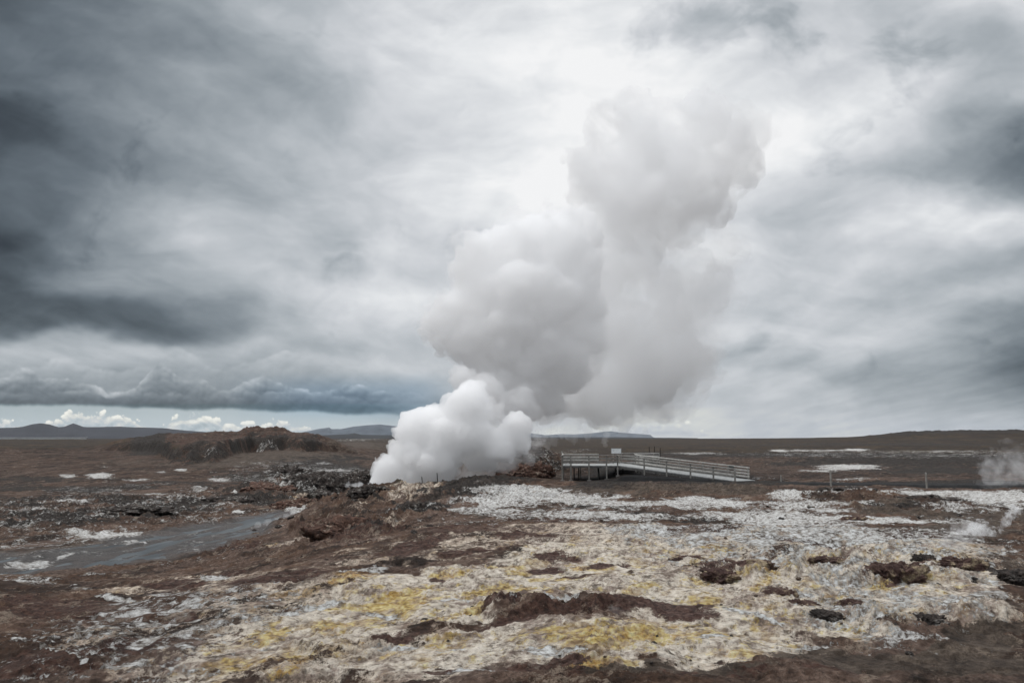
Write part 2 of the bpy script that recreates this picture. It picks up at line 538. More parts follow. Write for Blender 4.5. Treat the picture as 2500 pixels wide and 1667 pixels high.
WHITE = layer([(.65, 1850, 1298, 260, 12), (.55, 2150, 1300, 200, 12), (.6, 2050, 1325, 160, 8), (.6, 1620, 1290, 120, 8), (.5, 2300, 1275, 160, 10), (.5, 2380, 1330, 120, 14), (.5, 2380, 1480, 120, 16),(.9, 880, 1072.5, 100, 1.2),
    (1.0, 1270, 1208, 120, 16), (.9, 1200, 1235, 110, 20, -.15), (.9, 1420, 1222, 150, 14, .06), (.8, 1560, 1232, 110, 10),
    (.55, 1350, 1255, 180, 14), (.6, 1150, 1262, 60, 9, -.2),
    (.95, 1720, 1228, 120, 12), (1.0, 1930, 1215, 60, 12), (.9, 2200, 1208, 230, 9), (1.0, 2440, 1215, 140, 18), (.85, 2000, 1238, 160, 12),
    (.95, 2150, 1277, 150, 10), (.9, 1900, 1280, 150, 12), (.75, 1750, 1262, 130, 12), (.8, 1560, 1270, 160, 8), (.6, 2350, 1245, 140, 10),
    (.5, 2250, 1310, 200, 14), (.75, 1440, 1262, 100, 7),
    (.9, 1905, 1102, 26, 3), (.95, 2090, 1100, 34, 3), (.7, 1990, 1102, 90, 2.4), (.6, 1700, 1109, 70, 3), (.5, 2300, 1104, 120, 3),
    (1.0, 2070, 1142, 76, 6), (.7, 2000, 1150, 50, 3), (.5, 2080, 1170, 60, 2.5), (.5, 1870, 1172, 30, 2), (.45, 1400, 1104, 80, 3),
    (.85, 300, 1308, 62, 9, -.05), (.8, 190, 1306, 60, 9, .1), (.7, 330, 1330, 40, 7), (.55, 60, 1260, 60, 8), (.8, 170, 1236, 36, 3),
    (.75, 160, 1162, 26, 5), (.75, 248, 1163, 34, 7), (.6, 395, 1153, 14, 3), (.6, 440, 1148, 18, 4), (.7, 410, 1256, 50, 4), (.7, 370, 1208, 50, 4),
    (.7, 540, 1170, 28, 4), (.6, 330, 1170, 30, 2.5), (.6, 260, 1140, 20, 3), (.7, 500, 1200, 40, 5, -.1), (.7, 430, 1215, 40, 3),
    (.6, 650, 1140, 20, 3), (.6, 720, 1133, 26, 3), (.7, 790, 1132, 20, 3), (.6, 660, 1152, 14, 4), (.55, 800, 1150, 40, 5), (.5, 680, 1180, 24, 9),
    (.8, 570, 1213, 16, 2.5), (.8, 580, 1254, 14, 2.5), (.7, 735, 1250, 25, 7, -.3), (.5, 690, 1212, 30, 2),
    (.7, 66, 1385, 46, 8), (.8, 152, 1368, 26, 3, -.3), (.7, 20, 1418, 50, 5), (.55, 60, 1432, 90, 8), (.5, 250, 1412, 60, 3, -.1),
    (1.0, 520, 1412, 44, 6, -.03), (.55, 420, 1446, 60, 5, -.1), (.6, 280, 1461, 50, 3), (.55, 190, 1440, 26, 5),
    (.7, 560, 1478, 70, 5, -.16), (.65, 330, 1500, 80, 5, -.1), (.6, 240, 1522, 70, 6, -.2), (.7, 112, 1552, 12, 6), (.5, 60, 1580, 60, 4),
    (.7, 460, 1535, 60, 5, -.2), (.8, 190, 1632, 36, 5, .25), (.6, 120, 1600, 60, 4, .3), (.75, 350, 1590, 50, 14, -.35), (.8, 310, 1640, 46, 12, -.2), (.6, 480, 1650, 70, 10),
    (.7, 1230, 1483, 36, 8), (.7, 1350, 1490, 90, 7, -.1), (.8, 1100, 1600, 50, 6), (.9, 1360, 1612, 70, 10, .1), (.7, 1180, 1648, 90, 8), (.75, 960, 1590, 60, 7),
    (.8, 1830, 1525, 70, 8, .2), (.85, 1760, 1578, 60, 9, -.1), (.75, 1960, 1590, 90, 6, -.1), (.8, 2010, 1467, 70, 6, .12), (.6, 2240, 1572, 80, 5), (.6, 2420, 1465, 60, 8),
    (.7, 900, 1400, 60, 8, -.25), (.75, 930, 1505, 40, 6), (.7, 1100, 1475, 50, 7), (.6, 760, 1500, 90, 7, -.25),
    (.30, 300, 1230, 380, 90), (.34, 130, 1330, 200, 40), (.30, 700, 1160, 160, 40), (.3, 1150, 1260, 260, 30), (.32, 450, 1520, 420, 90, -.2), (.42, 780, 1170, 150, 50), (.3, 1300, 1130, 130, 40), (.32, 2200, 1110, 380, 14), (.4, 2250, 1330, 300, 60),
    (.42, 510, 1108, 22, 6), (.40, 655, 1090, 26, 6),
], soft=0.55)

PALE = layer([
    (.45, 1060, 1335, 260, 26, -.1), (.48, 700, 1480, 320, 60, -.15), (.42, 480, 1425, 260, 26, -.05), (.45, 1350, 1300, 260, 20), (.4, 300, 1560, 220, 50, -.2), (.42, 800, 1390, 160, 16, -.2), (.4, 950, 1300, 160, 16),
    (1.0, 1500, 1372, 330, 52, -.02), (1.0, 1250, 1410, 300, 60, -.2), (.95, 1010, 1450, 200, 60, -.25), (1.0, 1560, 1440, 420, 50),
    (.95, 1950, 1400, 330, 50), (.72, 2260, 1420, 260, 60), (.8, 1900, 1500, 420, 60), (.6, 2300, 1500, 220, 55), (.74, 1300, 1580, 420, 60, -.05),
    (.66, 830, 1540, 220, 70, -.3), (.62, 640, 1600, 260, 60, -.2), (.5, 420, 1640, 170, 40, -.2), (.9, 1700, 1590, 300, 50), (.6, 1000, 1630, 300, 50), (.66, 2200, 1350, 300, 30),
    (.6, 1750, 1320, 330, 22, .03), (.6, 1450, 1310, 200, 18, -.1), (.55, 1950, 1310, 200, 20),
    (.5, 1000, 1190, 60, 10), (.45, 740, 1225, 50, 12), (.55, 900, 1240, 40, 6), (.45, 860, 1262, 50, 6), (.5, 700, 1330, 70, 5, -.3), (.4, 900, 1330, 80, 6, -.2),
], soft=0.35)

YEL = layer([
    (.9, 860, 1430, 60, 18, -.3), (1.0, 960, 1470, 90, 24, -.25), (.9, 760, 1460, 60, 10, -.3), (.85, 690, 1455, 60, 5, -.25), (1.0, 1160, 1500, 100, 10, -.2),
    (.8, 1080, 1520, 90, 10, -.2), (1.0, 1270, 1452, 40, 9), (.9, 1190, 1450, 60, 10, -.1), (.9, 1250, 1395, 50, 9), (.9, 1090, 1405, 60, 9, -.1),
    (.9, 1320, 1418, 70, 6, -.05), (.8, 1450, 1390, 60, 7), (1.0, 1290, 1342, 26, 4), (.8, 1550, 1458, 40, 9, -.2), (1.0, 1345, 1465, 12, 4),
    (.8, 850, 1540, 120, 18, -.2), (.95, 640, 1575, 110, 14, -.25), (.8, 480, 1560, 70, 5, -.15), (.85, 420, 1620, 90, 12, -.25), (.9, 700, 1630, 200, 22, -.15),
    (1.0, 1600, 1572, 230, 20), (.9, 1560, 1545, 140, 9), (.8, 1450, 1600, 120, 12), (.7, 1000, 1595, 120, 14, -.15), (.8, 1150, 1570, 130, 12), (.9, 1480, 1640, 120, 10),
    (.9, 1900, 1418, 60, 9), (.95, 1960, 1445, 40, 9), (.8, 1870, 1440, 60, 9, -.2), (.7, 2060, 1455, 50, 9), (.8, 2170, 1445, 60, 12), (.7, 2290, 1420, 50, 10),
    (.8, 2060, 1545, 60, 10), (.7, 1700, 1430, 40, 12), (.7, 1730, 1480, 50, 10), (.7, 2000, 1380, 60, 7), (.7, 1930, 1400, 90, 5), (.6, 2280, 1520, 110, 14), (.6, 2230, 1545, 120, 12),
    (.6, 1820, 1610, 120, 10), (.6, 2080, 1570, 80, 6), (.8, 1760, 1342, 50, 5), (.5, 2350, 1375, 90, 8), (.4, 1900, 1242, 60, 3), (.4, 2200, 1288, 40, 4),
    (.6, 1780, 1505, 120, 5), (.6, 560, 1465, 40, 4, -.1), (.35, 480, 1105, 30, 12), (.4, 420, 1112, 14, 10), (.35, 500, 1412, 30, 3), (.4, 730, 1222, 40, 7),
], soft=0.6)

MAROON = layer([
    (1.0, 1480, 1508, 190, 14, -.09), (1.0, 1640, 1500, 80, 20, .05), (1.0, 1270, 1530, 130, 12, -.12), (.8, 1220, 1500, 60, 10), (1.0, 1340, 1637, 100, 9, -.03),
    (.8, 1080, 1648, 60, 6), (.9, 1150, 1347, 90, 6, -.04), (.85, 1350, 1365, 60, 9), (.8, 1480, 1383, 60, 9, -.1), (.85, 1330, 1392, 50, 7), (.8, 1420, 1412, 60, 5, -.05),
    (.9, 420, 1520, 80, 14, -.22), (.9, 300, 1600, 120, 24, -.15), (.9, 100, 1490, 160, 30), (1.0, 90, 1640, 150, 36), (.9, 700, 1420, 130, 16, -.1), (.8, 560, 1345, 100, 10),
    (.8, 420, 1425, 110, 7), (.75, 1000, 1340, 120, 12, -.2), (.6, 1100, 1300, 120, 12, -.1), (.75, 1300, 1310, 80, 10), (.7, 1350, 1280, 80, 9), (.7, 1700, 1302, 160, 7),
    (.8, 1950, 1330, 140, 12, .08), (.7, 1800, 1270, 60, 5), (.8, 2250, 1308, 70, 9), (.5, 1000, 1560, 60, 12), (.7, 960, 1570, 60, 10), (.8, 1700, 1510, 60, 22),
    (.7, 560, 1400, 60, 6), (.5, 1250, 1240, 60, 8), (.5, 1450, 1280, 80, 6), (.9, 1370, 1655, 60, 8), (.5, 1180, 1380, 60, 8), (.7, 1060, 1418, 20, 9), (.8, 850, 1310, 90, 18), (.6, 1850, 1657, 300, 8),
], soft=0.4)

ASH = layer([
    (1.0, 1500, 1195, 190, 16), (.9, 1750, 1200, 140, 12), (.7, 1980, 1212, 60, 6), (.8, 1180, 1258, 50, 10, -.25), (.7, 1280, 1243, 40, 5),
    (.85, 2150, 1235, 110, 6), (.9, 2180, 1255, 100, 8), (.8, 2400, 1268, 200, 22), (.8, 2350, 1300, 200, 26), (.7, 2280, 1340, 200, 18), (.7, 2430, 1400, 150, 40), (.6, 2000, 1300, 60, 5),
    (1.0, 2200, 1620, 420, 34, .0), (.9, 1650, 1650, 300, 14), (1.0, 2420, 1560, 120, 40, -.2), (.6, 2200, 1400, 200, 20), (.7, 2350, 1480, 200, 14),
    (.9, 700, 1110, 190, 26, .1), (.9, 850, 1090, 160, 18), (.8, 560, 1130, 120, 12), (.5, 400, 1130, 200, 10),
    (.7, 150, 1350, 330, 22, -.12), (.8, 600, 1600, 120, 6), (.6, 540, 1550, 120, 9, -.2), (.5, 700, 1560, 100, 10, -.2),
], soft=0.4)

BLACK = layer([
    (1.0, 1560, 1158, 130, 12), (1.0, 1700, 1170, 170, 9), (1.0, 1480, 1178, 80, 8), (.95, 2000, 1112, 420, 4), (.8, 2200, 1128, 300, 8), (.8, 1600, 1122, 130, 6), (.65, 120, 1220, 160, 10), (.7, 470, 1225, 120, 10), (.7, 640, 1180, 80, 14), (.65, 330, 1262, 120, 10), (.6, 90, 1172, 160, 8),
    (.7, 2160, 1240, 90, 6), (.6, 1720, 1272, 40, 4), (.8, 1670, 1278, 40, 5), (.6, 1790, 1298, 50, 4), (.6, 2280, 1322, 60, 6), (.55, 2030, 1298, 60, 4),
    (1.0, 1600, 1168, 200, 12, .03), (1.0, 1850, 1180, 260, 6), (1.0, 2250, 1180, 300, 7), (.9, 800, 1190, 90, 22, .05), (.7, 740, 1160, 60, 14), (.8, 880, 1212, 60, 6, .05), (.7, 850, 1120, 60, 8), (.8, 1150, 1190, 110, 12, -.1), (.7, 1250, 1175, 60, 7), (.7, 1650, 1112, 200, 6),
    (.75, 1980, 1115, 400, 6), (.7, 2300, 1130, 260, 14), (.7, 2080, 1125, 160, 6), (.8, 1030, 1240, 60, 12), (.55, 1300, 1120, 140, 40), (.75, 800, 1150, 160, 30), (.6, 880, 1300, 60, 18), (.75, 150, 1275, 160, 16), (.75, 420, 1245, 120, 10), (.7, 300, 1230, 100, 12), (.7, 200, 1195, 120, 9), (.7, 520, 1195, 90, 8), (.75, 620, 1225, 90, 10), (.7, 30, 1240, 90, 8), (.6, 420, 1180, 90, 6), (.8, 2350, 1118, 200, 6), (.7, 1950, 1135, 90, 5), (.75, 2300, 1150, 220, 7), (.8, 1000, 1262, 60, 10), (.7, 1330, 1215, 40, 4), (.6, 1420, 1238, 50, 4), (.6, 1560, 1262, 40, 4),
    (.6, 2150, 1085, 420, 4), (.7, 1480, 1150, 60, 14),
    (.55, 600, 1195, 120, 12), (.6, 60, 1190, 120, 9), (.6, 330, 1190, 90, 8),
], soft=0.5)

MOUNDS = [
    (700, 1150, 46, 15, 'D', 'black and white speckled lava rock at the back of the rubble left of the vent'),
    (885, 1160, 46, 18, 'D', 'black lava rock right behind the left foot of the steam'),
    (905, 1212, 44, 13, 'D', 'low black lava rock at the very mouth of the vent'),
    (795, 1216, 56, 15, 'D', 'dark lava rock in front of the black rocks left of the vent'),
    (655, 1196, 56, 13, 'R', 'brown lava rock leftmost in the rubble beside the vent'),
    (560, 1224, 60, 9, 'D', 'flat dark brown rock ledge beyond the stream'),
    (330, 1256, 70, 9, 'D', 'long flat dark rock ledge above the white bank of the stream'),
    (2185, 1412, 70, 24, 'M', 'largest dark maroon rock mound, in the right foreground with a rounded black foot'),
    (2330, 1392, 62, 16, 'M', 'dark brown rock mound just right of the largest maroon mound'),
    (2255, 1385, 22, 10, 'D', 'small black knob between the two big rock mounds at right'),
    (2030, 1388, 48, 10, 'M', 'low maroon ridge behind and left of the largest rock mound'),
    (1790, 1390, 100, 15, 'M', 'long low maroon rock outcrop crossing the pale crust, right of centre'),
    (1765, 1412, 48, 13, 'M', 'ragged maroon rock just in front of the long low outcrop'),
    (1955, 1478, 38, 14, 'M', 'rounded maroon rock on pale crust beside the white streak'),
    (1900, 1455, 36, 12, 'M', 'slanting maroon rock up-slope of the rounded maroon rock'),
    (2080, 1490, 34, 9, 'M', 'small ragged rock right of the white streak'),
    (2015, 1513, 34, 10, 'D', 'grey brown rock lowest on the right slope'),
    (2260, 1518, 46, 13, 'D', 'dark crusted rock with yellow edges at lower right'),
    (2475, 1412, 50, 15, 'D', 'greenish dark rock at the right edge of the picture'),
    (1680, 1362, 34, 6, 'M', 'flat dark rock on the crest of the pale mound'),
    (2090, 1270, 40, 9, 'M', 'maroon rock in the middle of the white field at right'),
    (2270, 1217, 70, 8, 'D', 'long black rock ledge on white crust near the path'),
    (2080, 1206, 60, 9, 'D', 'dark rubble heap on white crust under the second fence post'),
    (2000, 1212, 40, 7, 'D', 'smaller dark rubble heap left of the second fence post'),
    (850, 1296, 85, 26, 'R', 'big rusty red rock outcrop in the middle distance left of centre'),
    (1010, 1252, 45, 17, 'D', 'dark rock at the right shoulder of the hump before the vent'),
    (830, 1192, 62, 26, 'D', 'black jagged lava rock left of the steam vent'),
    (765, 1168, 60, 22, 'D', 'black and white lava rock behind the one left of the vent'),
    (740, 1232, 32, 13, 'R', 'pale orange rock beside the head of the stream'),
    (1180, 1185, 60, 12, 'D', 'dark rock ledge right of the vent under the steam'),
    (1270, 1145, 70, 22, 'R', 'brown lava ridge between the steam and the platform'),
    (700, 1238, 50, 12, 'R', 'low brown rocks left of the stream head'),
]
for _u, _v, _ru, _hp, _k, _l in MOUNDS:
    _e = ell(_u, _v + _hp * 0.4, _ru * 1.25, max(_hp * 0.75, 5), 0, 1.0, 0.7) * 0.62
    if _k == 'M':
        MAROON = np.maximum(MAROON, _e)
    elif _k == 'D':
        BLACK = np.maximum(BLACK, _e * 0.8)

# heath beyond the bare ground
HEATH = sst(Rr, 165, 260) * (0.85 + 0.3 * fbm(X * 0.01, Y * 0.01, 3, seed=21))
HEATH = np.maximum(HEATH, 0.8 * layer([(1., 300, 1085, 260, 8), (.8, 60, 1092, 200, 14)], soft=0.4))
lavaridge = sst(X / np.maximum(Y, 1), 0.40, 0.5) * (Y > 0) * sst(Rr, 560, 640)
BLACK = np.maximum(BLACK, 0.9 * lavaridge)
BLACK = np.maximum(BLACK, sst(Rr, 900, 2000) * 0.8)
QA = 1250 + FPX * X / np.maximum(Y, 1.0)
_ft = ridge_foot(QA)
hill = sst(QA, 300, 420) * (1 - sst(QA, 770, 815)) * sst(Y, _ft - 3, _ft + 3) * (1 - sst(Y, 170, 190))
cliff = hill * (1 - sst(Y, _ft + 5, _ft + 16))
REDHILL = hill * (0.8 + 0.5 * fbm(X * 0.15, Y * 0.15, 4, seed=31))
MAROON = np.maximum(MAROON, REDHILL * 0.6)
BLACK = np.maximum(BLACK, hill * 0.28 + cliff * (0.40 + 0.6 * fbm(X * 0.3, Y * 0.3, 4, seed=37)))
BLACK = np.maximum(BLACK, 0.75 * sst(QA, 300, 345) * (1 - sst(QA, 400, 430)) * (Y > 130) * (Y < 175))
ASH = ASH * (1 - hill)

# ------------------------------------------------------------------ relief
near = 1 - sst(Rr, 90, 420)
n_big = fbm(X * 0.16, Y * 0.16, 5, seed=1)
n_mid = fbm(X * 0.9, Y * 0.9, 5, seed=2, gain=0.55)
n_rid = fbm(X * 0.55 + 3, Y * 0.55, 6, 0.55, seed=8, ridged=True)
rough = 0.25 + layer([
    (1.0, 800, 1180, 150, 36, .1), (.9, 960, 1222, 110, 18), (1.0, 840, 1300, 90, 28), (.7, 900, 1270, 160, 24), (.8, 620, 1215, 220, 22), (.6, 250, 1240, 300, 40),
    (.9, 1300, 1130, 120, 30), (.7, 1180, 1190, 120, 14), (.55, 1650, 1200, 260, 10), (.65, 2020, 1215, 160, 12), (.5, 2200, 1240, 150, 14),
    (.6, 2000, 1400, 330, 40), (.45, 1350, 1500, 240, 20), (.4, 600, 1360, 160, 20), (.45, 2200, 1120, 380, 20), (.4, 2300, 1520, 200, 40)], soft=0.5)
rough = rough * near
relief_z = n_big * (0.22 + 0.25 * rough) + n_mid * (0.02 + 0.28 * rough) + (n_rid - 0.1) * 0.8 * np.clip(rough - 0.3, 0, 1)
fine = fbm(X * 4.5, Y * 4.5, 4, 0.6, seed=14) * (1 - sst(Rr, 60, 110))
relief_z = relief_z + fine * (0.014 + 0.06 * np.clip(rough - 0.25, 0, 1))
clods = np.maximum(fbm(X * 3.1, Y * 3.1, 4, 0.62, seed=15, ridged=True) - 0.15, 0) * (1 - sst(Rr, 70, 120))
patchy = sst(fbm(X * 0.4, Y * 0.4, 4, 0.6, seed=16), -0.12, 0.2)
relief_z = relief_z + clods * (0.015 + 0.085 * patchy + 0.12 * np.clip(rough - 0.25, 0, 1))
# small terraces and lips in the crusts
step = fbm(X * 0.5 - 4, Y * 0.9, 4, 0.5, seed=17)
relief_z += 0.05 * (sst(step, 0.02, 0.10) + sst(step, -0.2, -0.1)) * near * (1 - sst(Rr, 60, 90))
# cratered cliffs of the hill
relief_z += hill * (fbm(X * 0.4, Y * 0.10, 5, 0.55, seed=33) * 0.8) + cliff * fbm(X * 0.6, Y * 0.3, 5, 0.6, seed=34, ridged=True) * 0.7
relief_z += 1.1 * np.abs(fbm(X * 0.5, Y * 0.5, 4, 0.6, seed=38)) * sst(QA, 590, 605) * (1 - sst(QA, 695, 712)) * (Y > 155) * (Y < 180)
relief_z += lavaridge * (fbm(X * 0.05, Y * 0.02, 5, 0.6, seed=35, ridged=True) * 2.4 + 3.0)
relief_z += sst(Rr, 100, 180) * (1 - sst(Rr, 900, 1500)) * np.maximum(fbm(X * 0.12, Y * 0.12, 5, 0.6, seed=39, ridged=True), 0) * 0.5
relief_z += sst(Rr, 200, 500) * fbm(X * 0.012, Y * 0.012, 5, 0.5, seed=36) * 1.0 * (1 - sst(Rr, 1500, 3000))
relief_z *= sst(Rr, 2.0, 9.0)

# stream bed
STREAM_PTS = [(-60, 1390, 1.0, 4.8), (120, 1376, 1.0, 3.2), (300, 1350, 1.0, 3.2), (450, 1322, 1.0, 3.2), (540, 1296, .8, 2.5), (620, 1275, .6, 2.0), (700, 1255, .4, 1.3)]
spts = [P(u, v) for u, v, _, _ in STREAM_PTS]
swid = [w for *_, w in STREAM_PTS]


def chan(x, y):
    best = np.full(np.shape(x), 1e9)
    for i in range(len(spts) - 1):
        a, b = spts[i], spts[i + 1]
        d = b - a
        tt = np.clip(((x - a[0]) * d[0] + (y - a[1]) * d[1]) / (d @ d), 0, 1)
        dist = np.hypot(x - a[0] - tt * d[0], y - a[1] - tt * d[1]) / (swid[i] * (1 - tt) + swid[i + 1] * tt)
        best = np.minimum(best, dist)
    return best


near_s = (Rr < 90) & (X < 0) & (Y > 20)
cd = np.full(X.shape, 9.0)
cd[near_s] = chan(X[near_s] + 0.9 * wx[near_s] * 1.5, Y[near_s] + 1.4 * wy[near_s] * 1.5)
inS = 1 - sst(cd, 0.75, 1.15)
WATER_Z = -0.62
bars = fbm(X * 0.75 - Y * 0.10, Y * 0.13, 4, seed=41)
bars = bars + 0.5 * fbm(X * 0.9, Y * 0.35, 4, 0.55, seed=44)
bedz = WATER_Z + 0.03 + 0.30 * bars
Z = base + relief_z
Z = Z * (1 - inS) + bedz * inS
bank = (cd < 2.2)
Z = np.where(bank & (cd > 1.0), np.maximum(Z, WATER_Z + 0.02), Z)
WET = np.clip(1 - sst(cd, 0.9, 1.35), 0, 1).astype(np.float32)
WHITE = WHITE * (1 - 0.5 * inS * (Z < WATER_Z))

# platform and path stand on levelled ground
PATH = [(12.0, 82.0), (17.0, 77.5), (21.8, 74.0), (26.0, 69.0), (30.0, 65.5), (35.0, 63.5), (41.0, 63.0), (48.0, 64.0), (60.0, 68.0)]
PATHZ = [0.75, 0.62, 0.55, 0.72, 0.85, 0.9, 0.95, 1.0, 1.05]


def path_dz(x, y):
    bd = np.full(np.shape(x), 1e9)
    bz = np.zeros(np.shape(x))
    for i in range(len(PATH) - 1):
        a, b = np.array(PATH[i]), np.array(PATH[i + 1])
        d = b - a
        tt = np.clip(((x - a[0]) * d[0] + (y - a[1]) * d[1]) / (d @ d), 0, 1)
        ds = np.hypot(x - a[0] - tt * d[0], y - a[1] - tt * d[1])
        z = PATHZ[i] * (1 - tt) + PATHZ[i + 1] * tt
        k = ds < bd
        bd = np.where(k, ds, bd)
        bz = np.where(k, z, bz)
    return bd, bz


mk = (Y > 55) & (Y < 110) & (X > 0) & (X < 75)
pd, pz = path_dz(X[mk], Y[mk])
flat = (1 - sst(pd, 1.6, 5.5))
Z[mk] = Z[mk] * (1 - flat) + (pz - 0.35) * flat
plat = sst(X, 2.5, 5) * (1 - sst(X, 13, 19)) * sst(Y, 82, 85.5) * (1 - sst(Y, 101, 107))
emb = sst(X, 9.5, 12.5)
Z = Z * (1 - plat) + (-0.05 + 0.75 * emb + 0.12 * n_mid) * plat


def mk_mesh(name, verts, faces, quads=True):
    me = bpy.data.meshes.new(name)
    nv, nf = len(verts), len(faces)
    k = faces.shape[1]
    me.vertices.add(nv)
    me.vertices.foreach_set('co', np.asarray(verts, np.float32).ravel())
    me.loops.add(nf * k)
    me.loops.foreach_set('vertex_index', np.asarray(faces, np.int32).ravel())
    me.polygons.add(nf)
    me.polygons.foreach_set('loop_start', np.arange(0, nf * k, k, dtype=np.int32))
    me.polygons.foreach_set('use_smooth', np.ones(nf, bool))
    me.update(calc_edges=True)
    return me


ii, jj = np.meshgrid(np.arange(NR - 1), np.arange(NT), indexing='ij')
a = ii * NT + jj
b = ii * NT + (jj + 1) % NT
faces = np.stack([a, b, b + NT, a + NT], -1).reshape(-1, 4)[:, ::-1]
cen = len(X)
V = np.stack([X, Y, Z], -1)
gm = mk_mesh('ground', V, faces)
for nm, arrs in (('mask_a', (WHITE, PALE, YEL, MAROON)), ('mask_b', (ASH, BLACK, HEATH, WET))):
    at_ = gm.attributes.new(nm, 'FLOAT_COLOR', 'POINT')
    at_.data.foreach_set('color', np.stack([np.clip(q, 0, 1) for q in arrs], -1).astype(np.float32).ravel())
ground = bpy.data.objects.new('ground', gm)
ground['kind'] = 'structure'
col.objects.link(ground)

# height lookup
_lr = np.log(rr)


def gz(x, y):
    r_ = math.hypot(x, y)
    t_ = math.atan2(x, y)
    i = int(np.clip(np.searchsorted(rr, r_) - 1, 0, NR - 2))
    j = int(np.clip(np.searchsorted(th, t_) - 1, 0, NT - 2))
    fr = (r_ - rr[i]) / (rr[i + 1] - rr[i])
    ft = (t_ - th[j]) / (th[j + 1] - th[j])
    q = Z.reshape(NR, NT)
    return float((q[i, j] * (1 - ft) + q[i, j + 1] * ft) * (1 - fr) + (q[i + 1, j] * (1 - ft) + q[i + 1, j + 1] * ft) * fr)


# ------------------------------------------------------------------ materials
def material(name):
    m = bpy.data.materials.new(name)
    m.use_nodes = True
    return m, Graph(m.node_tree)


def finish(gr, color, rough=0.9, bump=None, bdist=0.02, bstr=0.6, spec=0.3, metal=0.0):
    p = gr.node('ShaderNodeBsdfPrincipled')
    gr.put(p.inputs['Base Color'], color)
    gr.put(p.inputs['Roughness'], rough)
    p.inputs['Specular IOR Level'].default_value = spec
    p.inputs['Metallic'].default_value = metal
    if bump is not None:
        bn = gr.node('ShaderNodeBump')
        bn.inputs['Strength'].default_value = bstr
        bn.inputs['Distance'].default_value = bdist
        gr.put(bn.inputs['Height'], bump)
        gr.link(bn.outputs[0], p.inputs['Normal'])
    o = gr.node('ShaderNodeOutputMaterial')
    gr.link(p.outputs[0], o.inputs['Surface'])
    return p


